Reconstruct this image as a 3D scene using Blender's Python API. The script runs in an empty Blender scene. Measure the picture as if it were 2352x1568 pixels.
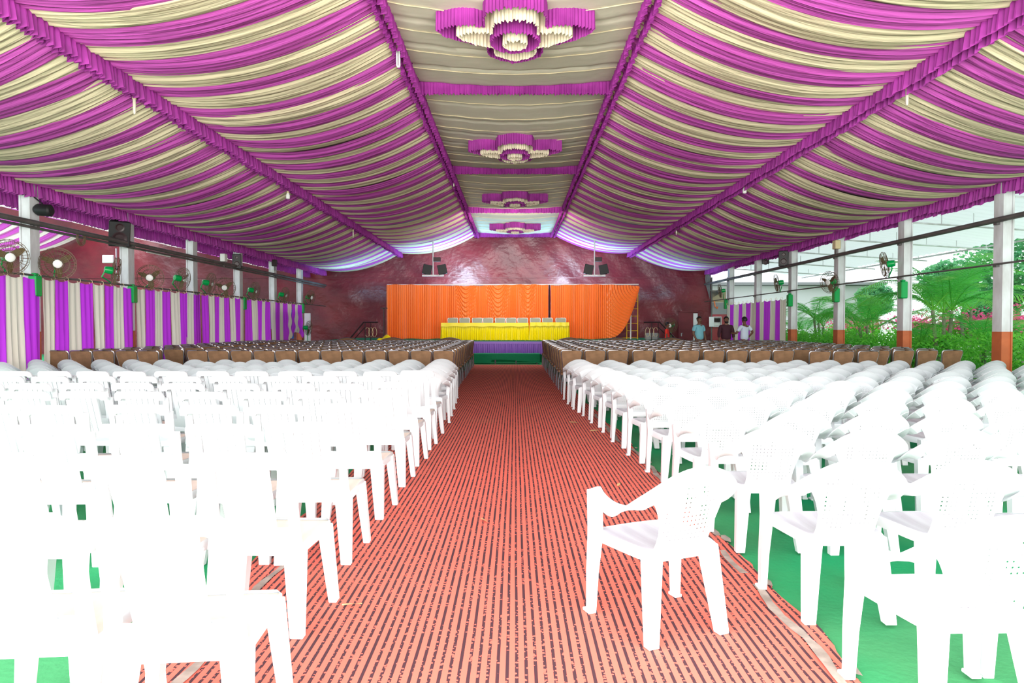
import bpy, bmesh, math, random
from mathutils import Vector, Matrix
R = math.radians
random.seed(7)
sc = bpy.context.scene
COL = sc.collection

# ------------------------------------------------------------------ camera, sky, lights, exposure
H, F, VX, VY = 1.45, 1550.0, 1183.0, 749.0
cam = bpy.data.cameras.new('camera'); camo = bpy.data.objects.new('camera', cam); COL.objects.link(camo)
cam.sensor_width = 36; cam.lens = F / 2352 * 36; cam.clip_start = .05; cam.clip_end = 400
camo.location = (0, 0, H); camo.rotation_euler = (R(90 - 1.294), 0, R(.259))
sc.camera = camo

w = bpy.data.worlds.new('world'); sc.world = w; w.use_nodes = True
bg = w.node_tree.nodes['Background']; bg.inputs[0].default_value = (.88, .95, 1, 1); bg.inputs[1].default_value = 2.0

def area(name, loc, rot, sx, sy, e, col):
    l = bpy.data.lights.new(name, 'AREA'); l.shape = 'RECTANGLE'; l.size = sx; l.size_y = sy
    l.energy = e; l.color = col
    o = bpy.data.objects.new(name, l); o.location = loc; o.rotation_euler = rot; COL.objects.link(o); return o
# assumed daylight of the open entrance end of the hall, behind the camera
area('assumed_entrance_daylight', (0, -2.6, 3.1), (R(84), 0, 0), 15, 4.0, 2300, (1, .97, .93))
# unseen strip light added low at the entrance to lift the draped ceiling
area('added_ceiling_fill', (0, -1.0, .35), (R(118), 0, 0), 14, 3, 2800, (1, .95, .88))
# cool unseen lights assumed behind the stage backdrop, onto end wall and last drapes
for sx in (-1, 1):
    area('assumed_wall_flood', (sx * 2.7, 32.3, 4.0), (R(90), 0, 0), .8, .4, 130, (.62, .8, 1))
    area('assumed_drape_flood', (sx * 3.6, 32.2, 3.1), (R(176), 0, 0), 2.2, .5, 210, (.34, .70, 1))
    area('assumed_drape_flood_outer', (sx * 7.6, 32.4, 2.8), (R(176), 0, 0), 2.2, .5, 90, (.34, .70, 1))
area('assumed_drape_flood_middle', (0, 32.2, 3.1), (R(176), 0, 0), 2.0, .5, 110, (.34, .72, .95))
area('added_left_hall_light', (-20.2, 23, 6.6), (0, 0, 0), 3.4, 20, 1500, (.95, .97, 1))  # added area light standing in for roof daylight, brightens the left hall wall
area('stage_fill_light', (0, 26.0, 5.3), (R(50), 0, 0), 3.0, .3, 250, (1, .96, .9))  # unseen fill lamp, added to brighten the orange curtain and yellow tables
sc.view_settings.view_transform = 'Standard'; sc.view_settings.look = 'None'
sc.view_settings.gamma = 1; sc.view_settings.use_curve_mapping = False
sc.view_settings.exposure = 0.0
sc.cycles.max_bounces = 8; sc.cycles.diffuse_bounces = 4; sc.cycles.transparent_max_bounces = 12

def at(px, py, Y):                                   # pixel + depth -> x, z in the hall
    return (px - VX) * Y / F, H + (VY - py) * Y / F

# ------------------------------------------------------------------ materials
def nt(m): return m.node_tree.nodes, m.node_tree.links
def mat(name, col, rough=.6, metal=0, spec=.4, bump=0, bscale=20, stretch=(1, 1, 1), var=0, vscale=3, trans=0, col2=None):
    m = bpy.data.materials.new(name); m.use_nodes = True; n, l = nt(m)
    b = n['Principled BSDF']
    b.inputs['Base Color'].default_value = (*col, 1); b.inputs['Roughness'].default_value = rough
    b.inputs['Metallic'].default_value = metal; b.inputs['Specular IOR Level'].default_value = spec
    tc = n.new('ShaderNodeTexCoord'); mp = n.new('ShaderNodeMapping'); l.new(tc.outputs['Object'], mp.inputs[0])
    mp.inputs['Scale'].default_value = stretch
    no = n.new('ShaderNodeTexNoise'); no.inputs['Scale'].default_value = vscale; no.inputs['Detail'].default_value = 4
    l.new(mp.outputs[0], no.inputs[0])
    if var or col2:
        c2 = col2 or tuple(c * (1 - var) for c in col)
        rp = n.new('ShaderNodeValToRGB'); rp.color_ramp.elements[0].position = .38; rp.color_ramp.elements[1].position = .66
        rp.color_ramp.elements[0].color = (*c2, 1); rp.color_ramp.elements[1].color = (*col, 1)
        l.new(no.outputs['Fac'], rp.inputs[0]); l.new(rp.outputs[0], b.inputs['Base Color'])
    if bump:
        n2 = n.new('ShaderNodeTexNoise'); n2.inputs['Scale'].default_value = bscale; n2.inputs['Detail'].default_value = 3
        l.new(mp.outputs[0], n2.inputs[0])
        bp = n.new('ShaderNodeBump'); bp.inputs['Strength'].default_value = bump; bp.inputs['Distance'].default_value = .05
        l.new(n2.outputs['Fac'], bp.inputs['Height']); l.new(bp.outputs[0], b.inputs['Normal'])
    if trans:
        t = n.new('ShaderNodeBsdfTranslucent'); t.inputs[0].default_value = (*col, 1)
        mx = n.new('ShaderNodeMixShader'); mx.inputs[0].default_value = trans
        l.new(b.outputs[0], mx.inputs[1]); l.new(t.outputs[0], mx.inputs[2]); l.new(mx.outputs[0], n['Material Output'].inputs[0])
    return m
PUR = (.70, .12, .57); CRE = (.87, .76, .52)
M = {}
M['purple'] = mat('purple_drape', PUR, .6, spec=.3, bump=.5, bscale=14, stretch=(.06, 1.6, .3), var=.2, vscale=6, trans=.3)
M['cream'] = mat('cream_drape', CRE, .65, spec=.2, bump=.5, bscale=14, stretch=(.06, 1.6, .3), var=.15, vscale=6, trans=.3)
M['purple_lit'] = mat('lit_purple_drape', (.68, .12, .62), .6, spec=.2, var=.15, vscale=6, trans=.7)  # same purple cloth, translucency raised so the left hall looks brightly lit
M['cream_lit'] = mat('lit_cream_drape', (.88, .84, .74), .6, spec=.2, var=.1, vscale=6, trans=.7)  # lit copy of the cream cloth, made paler and more translucent
M['panel'] = mat('cream_ceiling_cloth', (.93, .86, .70), .75, spec=.15, bump=.25, bscale=5, stretch=(.5, .7, 1), var=.18, vscale=.6, trans=.25)
M['ruffle'] = mat('purple_ruffle', (.36, .038, .31), .6, spec=.25, var=.3, vscale=2.2)
M['cream_ruffle'] = mat('cream_ruffle', (.76, .66, .50), .7, spec=.2, var=.2, vscale=5)
M['cur_pur'] = mat('violet_curtain_cloth', (.60, .05, .84), .6, spec=.3, bump=.25, bscale=8, stretch=(1, 1, .1), var=.12, vscale=3, trans=.35)
M['cur_cre'] = mat('cream_curtain_cloth', (.82, .78, .68), .7, spec=.2, bump=.25, bscale=8, stretch=(1, 1, .1), col2=(.68, .62, .52), vscale=1.3, trans=.35)
M['red_wall'] = mat('maroon_gloss_plaster', (.19, .018, .026), .33, spec=.42, bump=.42, bscale=3.8, stretch=(1, 1, 1.3), col2=(.11, .010, .017), vscale=.7)
M['white'] = mat('white_plastic', (.66, .70, .725), .32, spec=.5)
M['seatwood'] = mat('beige_woodgrain_seat', (.68, .57, .49), .4, spec=.4, col2=(.62, .48, .39), vscale=9, stretch=(1, .12, 1))
M['seatgrey'] = mat('streaked_white_seat', (.60, .63, .68), .4, spec=.4, col2=(.46, .46, .52), vscale=14, stretch=(1, .08, 1))
M['brown'] = mat('brown_upholstery', (.27, .155, .085), .9, spec=.1, bump=.15, bscale=60, var=.25, vscale=7)
M['chrome'] = mat('chrome_tube', (.45, .45, .48), .38, metal=1)
M['stagechair'] = mat('pale_grey_upholstery', (.30, .31, .24), .8)
M['whitemetal'] = mat('white_metal', (.8, .82, .84), .35)
M['green'] = mat('green_felt_floor', (.0, .30, .11), .9, spec=.15, bump=.1, bscale=30, col2=(.05, .25, .10), vscale=.55)
M['cloth_green'] = mat('green_cloth', (.0, .22, .09), .8, bump=.2, bscale=6)
M['orange'] = mat('orange_satin', (.95, .21, .035), .42, spec=.5, bump=.15, bscale=12, stretch=(2, 1, .15))
M['yellow'] = mat('yellow_satin', (.90, .72, .0), .4, spec=.5)
M['violet'] = mat('violet_satin', (.34, .16, .62), .5, spec=.4)
M['post'] = mat('white_painted_steel', (.72, .75, .77), .45, col2=(.5, .5, .5), vscale=3, stretch=(1, 1, .4))
M['greysteel'] = mat('grey_steel_pipe', (.17, .16, .155), .5, metal=.4, var=.3, vscale=3)
M['orangebase'] = mat('orange_brown_paint', (.50, .13, .045), .5, var=.2)
M['black'] = mat('black_plastic', (.012, .012, .013), .5)
M['darkmetal'] = mat('dark_rail_metal', (.03, .012, .015), .4)
M['fan_green'] = mat('green_fan_enamel', (.0, .34, .07), .3)
M['fan_blade'] = mat('olive_fan_blade', (.11, .075, .03), .6)
M['fan_wire'] = mat('brown_wire', (.13, .085, .05), .6)
M['hub'] = mat('white_hub_cap', (.75, .76, .72), .4)
M['scaffold'] = mat('yellow_painted_steel', (.80, .48, .02), .4)
M['door'] = mat('maroon_door', (.17, .02, .03), .35, var=.2)
M['bulb'] = mat('white_bulb_glass', (.85, .85, .82), .2)
M['socket'] = mat('cream_socket', (.70, .58, .34), .5)
M['roofsheet'] = mat('white_roof_sheet', (.86, .90, .90), .5, trans=.42)
M['roof'] = mat('metal_roof', (.35, .36, .36), .5)
M['leaf'] = mat('palm_leaf', (.10, .55, .09), .45, spec=.4, col2=(.30, .80, .10), vscale=1.5, trans=.45)
M['leaf2'] = mat('tree_leaf', (.10, .42, .20), .6, col2=(.22, .62, .22), vscale=2, trans=.4)
M['hedge'] = mat('hedge_leaf', (.26, .78, .08), .6, col2=(.10, .48, .06), vscale=4, trans=.4)
M['trunk'] = mat('grey_green_trunk', (.28, .30, .20), .8, var=.4, vscale=8)
M['pink'] = mat('pink_petal', (.85, .10, .30), .6, trans=.3)
M['grass'] = mat('garden_grass', (.10, .35, .05), .9, var=.4, vscale=2)
M['wallwhite'] = mat('white_building_plaster', (.75, .77, .78), .7)
M['tape'] = mat('grey_torn_tape', (.38, .30, .26), .6, var=.4, vscale=12)
M['leaflitter'] = mat('dry_leaf', (.62, .40, .18), .7, var=.3)
M['skin'] = mat('brown_skin', (.16, .075, .045), .5)
M['hair'] = mat('black_hair', (.01, .009, .009), .5)
M['shirt_blue'] = mat('light_blue_cotton', (.20, .50, .58), .8)
M['shirt_maroon'] = mat('dark_maroon_cotton', (.05, .012, .022), .8)
M['shirt_white'] = mat('white_cotton', (.66, .74, .88), .8)
M['shirt_red'] = mat('red_cotton', (.75, .03, .02), .8)
M['jeans'] = mat('navy_trousers', (.012, .02, .05), .8)
M['tan'] = mat('tan_board', (.42, .34, .22), .7)
M['greyboard'] = mat('grey_board', (.30, .31, .32), .6)
M['bluepr'] = mat('blue_banner_cloth', (.01, .22, .75), .6)
M['motley'] = mat('orange_flower_garland', (.85, .10, .02), .7, col2=(.9, .45, .02), vscale=9)
M['glassy'] = mat('clear_glass_tube', (.55, .50, .40), .1, spec=.8)

# carpet: woven stripes with broken dark lines
def carpet_mat():
    m = bpy.data.materials.new('striped_red_carpet'); m.use_nodes = True; n, l = nt(m); b = n['Principled BSDF']
    b.inputs['Roughness'].default_value = .85; b.inputs['Specular IOR Level'].default_value = .2
    tc = n.new('ShaderNodeTexCoord'); sp = n.new('ShaderNodeSeparateXYZ'); l.new(tc.outputs['Object'], sp.inputs[0])
    def mth(op, a, bb=None, c=None):
        x = n.new('ShaderNodeMath'); x.operation = op
        for i, v in enumerate((a, bb, c)):
            if v is None: continue
            if isinstance(v, (int, float)): x.inputs[i].default_value = v
            else: l.new(v, x.inputs[i])
        return x.outputs[0]
    def noise(scale, sx, sy, det=2):
        mp = n.new('ShaderNodeMapping'); mp.inputs['Scale'].default_value = (sx, sy, 1); l.new(tc.outputs['Object'], mp.inputs[0])
        no = n.new('ShaderNodeTexNoise'); no.inputs['Scale'].default_value = scale; no.inputs['Detail'].default_value = det
        l.new(mp.outputs[0], no.inputs[0]); return no.outputs['Fac']
    wob = mth('MULTIPLY', mth('SUBTRACT', noise(1.0, .5, .35, 1), .5), .022)
    x = mth('ADD', sp.outputs['X'], wob)
    fr = mth('FRACT', mth('MULTIPLY', x, 1 / .040))
    line = mth('LESS_THAN', fr, .37)
    cell = mth('FLOOR', mth('MULTIPLY', x, 1 / .040))
    wn = n.new('ShaderNodeTexWhiteNoise'); wn.noise_dimensions = '1D'; l.new(cell, wn.inputs['W'])
    # solid runs and dotted runs along each dark line
    cmb = n.new('ShaderNodeCombineXYZ'); l.new(mth('MULTIPLY', cell, 3.7), cmb.inputs[0]); l.new(mth('MULTIPLY', sp.outputs['Y'], 3.2), cmb.inputs[1])
    run = n.new('ShaderNodeTexNoise'); run.inputs['Scale'].default_value = 1; run.inputs['Detail'].default_value = 1; l.new(cmb.outputs[0], run.inputs[0])
    vo = n.new('ShaderNodeTexVoronoi'); vo.inputs['Scale'].default_value = 48; l.new(tc.outputs['Object'], vo.inputs['Vector'])
    dot = mth('LESS_THAN', vo.outputs['Distance'], .36)
    dotted = mth('MULTIPLY', dot, mth('GREATER_THAN', run.outputs['Fac'], .42))
    dark = mth('MULTIPLY', line, mth('SUBTRACT', 1, mth('MULTIPLY', dotted, .9)))
    mx = n.new('ShaderNodeMix'); mx.data_type = 'RGBA'
    l.new(mth('MULTIPLY', dark, .96), mx.inputs[0]); mx.inputs[6].default_value = (.70, .145, .105, 1); mx.inputs[7].default_value = (.035, .020, .030, 1)
    # dirt
    d = n.new('ShaderNodeMix'); d.data_type = 'RGBA'; rp = n.new('ShaderNodeValToRGB')
    rp.color_ramp.elements[0].position = .60; rp.color_ramp.elements[1].position = .78
    l.new(noise(1.1, 1, .6, 6), rp.inputs[0]); l.new(mth('MULTIPLY', rp.outputs[0], .45), d.inputs[0])
    l.new(mx.outputs[2], d.inputs[6]); d.inputs[7].default_value = (.42, .17, .11, 1); l.new(d.outputs[2], b.inputs['Base Color'])
    bp = n.new('ShaderNodeBump'); bp.inputs['Strength'].default_value = .3; bp.inputs['Distance'].default_value = .01
    l.new(line, bp.inputs['Height']); l.new(bp.outputs[0], b.inputs['Normal'])
    return m
M['carpet'] = carpet_mat()

# white plastic with real see-through perforations (armchair backs)
def perforated():
    m = bpy.data.materials.new('perforated_white_plastic'); m.use_nodes = True; n, l = nt(m); b = n['Principled BSDF']
    b.inputs['Base Color'].default_value = (.66, .70, .725, 1); b.inputs['Roughness'].default_value = .32
    tc = n.new('ShaderNodeTexCoord'); sp = n.new('ShaderNodeSeparateXYZ'); l.new(tc.outputs['Object'], sp.inputs[0])
    def mth(op, a, bb=None):
        x = n.new('ShaderNodeMath'); x.operation = op
        for i, v in enumerate((a, bb)):
            if v is None: continue
            if isinstance(v, (int, float)): x.inputs[i].default_value = v
            else: l.new(v, x.inputs[i])
        return x.outputs[0]
    fx = mth('SUBTRACT', mth('FRACT', mth('MULTIPLY', sp.outputs['X'], 1 / .0225)), .5)
    fz = mth('SUBTRACT', mth('FRACT', mth('MULTIPLY', sp.outputs['Z'], 1 / .0225)), .5)
    r = mth('ADD', mth('MULTIPLY', fx, fx), mth('MULTIPLY', fz, fz))
    hole = mth('LESS_THAN', r, .030)
    ax = mth('MULTIPLY', sp.outputs['X'], 1 / .135); az = mth('MULTIPLY', mth('SUBTRACT', sp.outputs['Z'], .605), 1 / .155)
    p4 = mth('ADD', mth('POWER', mth('ABSOLUTE', ax), 3.5), mth('POWER', mth('ABSOLUTE', az), 3.5))
    hole = mth('MULTIPLY', hole, mth('LESS_THAN', p4, 1))
    t = n.new('ShaderNodeBsdfTransparent'); mx = n.new('ShaderNodeMixShader')
    l.new(hole, mx.inputs[0]); l.new(b.outputs[0], mx.inputs[1]); l.new(t.outputs[0], mx.inputs[2]); l.new(mx.outputs[0], n['Material Output'].inputs[0])
    return m
M['perf'] = perforated()

# ------------------------------------------------------------------ mesh helpers
def cr(pts, n):                                      # catmull-rom through points (tuples of any length)
    out = []; P = [pts[0]] + list(pts) + [pts[-1]]
    for i in range(1, len(P) - 2):
        for k in range(n):
            t = k / n; a, b, c, d = P[i - 1], P[i], P[i + 1], P[i + 2]
            out.append(tuple(.5 * (2 * b[j] + (c[j] - a[j]) * t + (2 * a[j] - 5 * b[j] + 4 * c[j] - d[j]) * t * t + (3 * b[j] - a[j] - 3 * c[j] + d[j]) * t ** 3) for j in range(len(b))))
    out.append(tuple(pts[-1])); return out

class MB:
    def __init__(s): s.v = []; s.f = []; s.m = []; s.cur = 0
    def add(s, vs, fs):
        o = len(s.v); s.v += [tuple(v) for v in vs]; s.f += [tuple(i + o for i in f) for f in fs]; s.m += [s.cur] * len(fs); return s
    def box(s, c, d, rz=0, M4=None):
        hx, hy, hz = d[0] / 2, d[1] / 2, d[2] / 2
        vs = [Vector((x * hx, y * hy, z * hz)) for z in (-1, 1) for y in (-1, 1) for x in (-1, 1)]
        m = M4 or Matrix.Rotation(rz, 4, 'Z'); vs = [m @ v + Vector(c) for v in vs]
        return s.add(vs, [(0, 2, 3, 1), (4, 5, 7, 6), (0, 1, 5, 4), (2, 6, 7, 3), (0, 4, 6, 2), (1, 3, 7, 5)])
    def rings(s, rings, closed=True, caps=True):
        n = len(rings[0]); vs = [p for r in rings for p in r]; fs = []
        for i in range(len(rings) - 1):
            for j in range(n if closed else n - 1):
                k = (j + 1) % n; fs.append((i * n + j, i * n + k, (i + 1) * n + k, (i + 1) * n + j))
        if caps and closed:
            fs.append(tuple(range(n - 1, -1, -1))); fs.append(tuple((len(rings) - 1) * n + j for j in range(n)))
        return s.add(vs, fs)
    def tube(s, pts, r, n=6, caps=True):
        pts = [Vector(p) for p in pts]; rr = r if isinstance(r, (list, tuple)) else [r] * len(pts); out = []
        up = None
        for i, p in enumerate(pts):
            d = (pts[min(i + 1, len(pts) - 1)] - pts[max(i - 1, 0)]).normalized()
            if up is None: up = Vector((0, 0, 1)) if abs(d.z) < .9 else Vector((1, 0, 0))
            a = d.cross(up).normalized(); b = d.cross(a); up = -b if False else up
            if a.length < .5: a = d.orthogonal().normalized(); b = d.cross(a)
            out.append([p + (a * math.cos(2 * math.pi * k / n) + b * math.sin(2 * math.pi * k / n)) * rr[i] for k in range(n)])
        return s.rings(out, True, caps)
    def grid(s, fn, nu, nv):
        vs = [fn(i / nu, j / nv) for j in range(nv + 1) for i in range(nu + 1)]
        return s.add(vs, [(j * (nu + 1) + i, j * (nu + 1) + i + 1, (j + 1) * (nu + 1) + i + 1, (j + 1) * (nu + 1) + i) for j in range(nv) for i in range(nu)])
    def beam(s, a, b, wa, wb=None):                  # tapered bar with rectangular sections wa=(x,y), wb=(x,y)
        wb = wb or wa; out = []
        for p, q in ((a, wa), (b, wb)):
            out.append([(p[0] + sx * q[0] / 2, p[1] + sy * q[1] / 2, p[2]) for sx, sy in ((-1, -1), (1, -1), (1, 1), (-1, 1))])
        return s.rings(out)
    def sphere(s, c, r, nu=10, nv=6, sc_=(1, 1, 1)):
        rg = []
        for j in range(nv + 1):
            t = -math.pi / 2 + math.pi * j / nv; t = max(min(t, 1.5), -1.5)
            rg.append([(c[0] + r * sc_[0] * math.cos(t) * math.cos(2 * math.pi * i / nu), c[1] + r * sc_[1] * math.cos(t) * math.sin(2 * math.pi * i / nu), c[2] + r * sc_[2] * math.sin(t)) for i in range(nu)])
        return s.rings(rg)
    def mesh(s, name, mats, smooth=False, bevel=0):
        me = bpy.data.meshes.new(name); me.from_pydata(s.v, [], s.f)
        for m_ in (mats if isinstance(mats, (list, tuple)) else [mats]): me.materials.append(m_)
        if len(me.materials) > 1: me.polygons.foreach_set('material_index', s.m)
        bm = bmesh.new(); bm.from_mesh(me)
        if bevel: bmesh.ops.bevel(bm, geom=bm.edges[:], offset=bevel, segments=1, affect='EDGES')
        bmesh.ops.recalc_face_normals(bm, faces=bm.faces[:]); bm.to_mesh(me); bm.free()
        if smooth:
            me.polygons.foreach_set('use_smooth', [True] * len(me.polygons))
            try: me.set_sharp_from_angle(angle=R(42))
            except Exception: pass
        me.update(); return me
    def build(s, name, mats, parent=None, smooth=False, bevel=0, loc=None):
        o = bpy.data.objects.new(name, s.mesh(name, mats, smooth, bevel)); COL.objects.link(o)
        if parent is not None: o.parent = parent
        if loc: o.location = loc
        return o

def tag(o, label, cat=None, group=None, kind=None):
    if label: o['label'] = label
    if cat: o['category'] = cat
    if group: o['group'] = group
    if kind: o['kind'] = kind
    return o
def thing(name, loc=(0, 0, 0), rz=0):
    o = bpy.data.objects.new(name, None); COL.objects.link(o); o.location = loc; o.rotation_euler = (0, 0, rz); o.empty_display_size = .1; return o
def struct(o): o['kind'] = 'structure'; return o
KIDS = {}
def copy_tree(root, loc, rz=0):
    r = root.copy(); COL.objects.link(r); r.location = loc; r.rotation_euler = (0, 0, rz)
    if root.name not in KIDS: KIDS[root.name] = list(root.children)
    for ch in KIDS[root.name]:
        c = ch.copy(); COL.objects.link(c); c.parent = r
    return r
ONES = ['', 'first', 'second', 'third', 'fourth', 'fifth', 'sixth', 'seventh', 'eighth', 'ninth', 'tenth', 'eleventh', 'twelfth', 'thirteenth', 'fourteenth', 'fifteenth', 'sixteenth', 'seventeenth', 'eighteenth', 'nineteenth', 'twentieth', 'twenty-first']

# ------------------------------------------------------------------ setting: floor, walls, posts
XE, YW, Y0 = 9.8, 34.7, 2.5
struct(MB().box((-8, 16, -.05), (46, 42, .1)).build('floor', M['green']))
struct(MB().box((28, 16, -.09), (25, 60, .1)).build('garden_ground', M['grass']))

# bumpy glossy maroon end wall
def wall_fn(x0, x1, z1):
    def f(u, v):
        x = x0 + (x1 - x0) * u; z = z1 * v
        d = .018 * math.sin(x * 2.1 + 1.3 * math.sin(z * 1.7)) + .014 * math.sin(z * 3.3 + 1.1 * math.sin(x * 1.9)) + .01 * math.sin(x * 5.3 + z * 4.1)
        return (x, YW + d, z)
    return f
wb = MB(); wb.grid(wall_fn(-31, 10.05, 7.6), 300, 60); wb.box((-10.5, YW + .2, 3.8), (41.1, .2, 7.6))
struct(wb.build('wall_back', M['red_wall'], smooth=True))
struct(MB().box((-10.5, YW - .03, 3.93), (41, .03, .035)).build('trim_1', M['door']))

# roof over the hall (opaque sheets above the drapes)
rb = MB()
for s in (-1, 1):
    a = 0; rb.add([(0, Y0 - .3, 7.25), (s * 10.0, Y0 - .3, 4.75), (s * 10.0, YW + .3, 4.75), (0, YW + .3, 7.25), (0, Y0 - .3, 7.3), (s * 10.0, Y0 - .3, 4.8), (s * 10.0, YW + .3, 4.8), (0, YW + .3, 7.3)],
        [(0, 1, 2, 3), (4, 7, 6, 5), (0, 4, 5, 1), (1, 5, 6, 2), (2, 6, 7, 3)])
struct(rb.build('roof', M['roof']))
for k, sx in enumerate((-1, 1)): struct(MB().box((sx * 9.97, (Y0 + YW) / 2, 4.60), (.04, YW - Y0, .46)).build('trim_%d' % (k + 2), M['greysteel']))  # unseen closing strips, added to block sky leaking between the drapes

# steel posts down both sides
PY = [13.62 - 3.44 * 2, 13.62 - 3.44] + [13.62 + 3.42 * i for i in range(6)]
side = {-1: 'left', 1: 'right'}
for s in (-1, 1):
    for i, y in enumerate(PY[1:]):
        t = thing('steel_post', (s * XE, y, 0))
        top = 4.42
        MB().box((0, 0, (1.34 + top) / 2), (.15, .22, top - 1.34)).box((-.095, 0, (1.34 + top) / 2), (.03, .27, top - 1.34)).box((.095, 0, (1.34 + top) / 2), (.03, .27, top - 1.34)).build('shaft', M['post'], t)
        MB().box((0, 0, .67), (.16, .23, 1.34)).box((-.095, 0, .67), (.032, .275, 1.34)).box((.095, 0, .67), (.032, .275, 1.34)).build('painted_base', M['orangebase'], t)
        tag(t, f'white painted steel post with orange-brown base, {ONES[i + 1]} post along the {side[s]} side from camera', 'post', f'steel posts along the {side[s]} side')
# pipes along the posts
for s, z, r, nm in ((-1, 3.52, .055, 'thick grey steel pipe'), (1, 3.57, .055, 'thick grey steel pipe'), (-1, 2.47, .022, 'thin rusty curtain rod'), (1, 2.69, .02, 'thin dark steel rod')):
    p = MB(); xx = s * (XE - .17)
    p.tube([(xx, 4, z), (xx, 18, z), (xx, YW - .4, z)], r, 10)
    for y in PY[1:]: p.box((xx + s * .05, y, z - .02), (.12, .1, r * 2 + .03))
    tag(p.build('side_pipe' if r > .03 else 'curtain_rod', M['greysteel'], smooth=True), f'{nm} fixed across the posts on the {side[s]} side', 'pipe')
tag(MB().tube([(-XE + .15, 4, 3.42), (-XE + .15, 20, 3.43), (-XE + .15, YW - .5, 3.42)], .03, 8).build('side_pipe', M['greysteel'], smooth=True), 'slimmer steel pipe just under the thick left side pipe', 'pipe')

# ------------------------------------------------------------------ draped ceiling
def hash1(i, j=0): return (math.sin(i * 12.9898 + j * 78.233) * 43758.5453) % 1.0
def drape(par, xo, x0, z0, x1, z1, y0, y1, i, sag, mat_, nm, k):
    wv = y1 - y0; ph = hash1(i, k) * 6.28; sg = sag * (1 + .22 * (hash1(i, k + 3) - .5)); n1 = 4 + int(hash1(i, 5 + k) * 3)
    def f(u, v):
        x = x0 + (x1 - x0) * u; z = z0 + (z1 - z0) * u - sg * 4 * u * (1 - u)
        pin = abs(2 * u - 1) ** 2
        y = y0 - .06 + (wv + .12) * v + .09 * math.sin(math.pi * u) * math.sin(ph + k)
        z -= .055 * math.sin(math.pi * v) ** .7 * (1 - .5 * pin)
        z += (.008 + .016 * pin) * math.sin(2 * math.pi * n1 * v + ph + .6 * math.sin(3 * u)) + .010 * math.sin(2 * math.pi * 2.3 * v + ph * 2)
        return (xo + x, y, z)
    b = MB(); b.grid(f, 18, 20); return b.build(nm, mat_, par, smooth=True)
ceil = struct(thing('ceiling', (0, 0, 0)))
NS = 64; DY = (YW - .15 - Y0) / NS
SL = [(-XE, 4.36, -5.82, 5.22), (-5.82, 5.22, -1.9, 6.18), (1.9, 6.18, 5.82, 5.22), (5.82, 5.22, XE, 4.36)]
for k, (x0, z0, x1, z1) in enumerate(SL):
    for i in range(NS):
        pu = (i + (0 if k < 2 else 1)) % 2 == 0
        drape(ceil, 0, x0, z0, x1, z1, Y0 + i * DY, Y0 + (i + 1) * DY, i, .36, M['purple' if pu else 'cream'], 'purple_drape' if pu else 'cream_drape', k)
BY = [6.4, 13.3, 20.2, 27.1, 34.45]
for i in range(-1, 4):
    ya, yb = (Y0, BY[0]) if i < 0 else (BY[i], BY[i + 1])
    def f(u, v, ya=ya, yb=yb):
        x = -1.92 + 3.84 * u; y = ya + (yb - ya) * v
        seam = abs(((v * 7) % 1) - .5)
        return (x, y + .25 * math.sin(math.pi * u) * math.sin(math.pi * v), 6.22 - .10 * math.sin(math.pi * u) - .06 * math.sin(math.pi * v) + (.03 if seam > .47 else 0) + .006 * math.sin(40 * u + 3 * v))
    b = MB(); b.grid(f, 40, 84); b.build('centre_panel', M['panel'], ceil, smooth=True)
    sm = MB()
    for k in range(1, 8):
        v = (k) / 8
        sm.tube([(lambda p: (p[0], p[1], p[2] - .012))(f(u / 12, v)) for u in range(13)], .008, 4)
    sm.build('seam', M['cream'], ceil)

def ruffle(mb, path, zt, drop, amp=.02, lam=.1, rows=4, flare=1.8, n_per=5, jag=.02, seed=0, closed=False):
    # path: list of (x, y, z offset); hanging pleated cloth
    P = [Vector(p) for p in path]; L = [0]
    for a, b in zip(P, P[1:]): L.append(L[-1] + (b - a).length)
    tot = L[-1]; n = max(8, int(tot / lam * n_per)); j = 0; cols = []
    for i in range(n + 1):
        s = tot * i / n
        while j < len(L) - 2 and L[j + 1] < s: j += 1
        t = (s - L[j]) / max(1e-6, L[j + 1] - L[j]); p = P[j].lerp(P[j + 1], t)
        d = (P[j + 1] - P[j]); nn = Vector((-d.y, d.x, 0)).normalized()
        c = math.floor(s / lam); w = math.sin(2 * math.pi * s / lam + 1.5 * math.sin(s * 3.1 + seed)) + .5 * math.sin(2 * math.pi * s / (lam * 2.7) + seed)
        col = []
        for r in range(rows + 1):
            v = r / rows; a = amp * (.35 + v * flare)
            dz = jag * (hash1(c, seed) - .5) + jag * .5 * w
            col.append((p.x + nn.x * a * w, p.y + nn.y * a * w, zt + p.z - (drop + dz) * v))
        cols.append(col)
    vs = [q for c in cols for q in c]; m = rows + 1
    mb.add(vs, [(i * m + r, i * m + r + 1, (i + 1) * m + r + 1, (i + 1) * m + r) for i in range(n) for r in range(rows)])
def long_valance(x, z, drop, y0, y1, label, gap=.07, mat_=None, lam=.1, seed=0, xo=0):
    t = thing('valance', (0, 0, 0))
    for k, sx in enumerate((-gap, gap)):
        b = MB(); ruffle(b, [(xo + x + sx, y0 + (y1 - y0) * i / 40, .02 * math.sin(i * 1.9)) for i in range(41)], z - (.0 if k == 0 else .035), drop, .018, lam, 4, 1.8, 5, .03, seed + k)
        b.build('ruffle', mat_ or M['ruffle'], t, smooth=True)
    bb = MB().box((xo + x, (y0 + y1) / 2, z + .0), (gap * 2.2, y1 - y0, .03)); bb.build('binding_strip', M['ruffle'], t)
    return tag(t, label, 'valance')
long_valance(-5.82, 5.27, .30, Y0, YW - .1, 'long ruffled purple valance between the two left ceiling slopes', seed=1)
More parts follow.
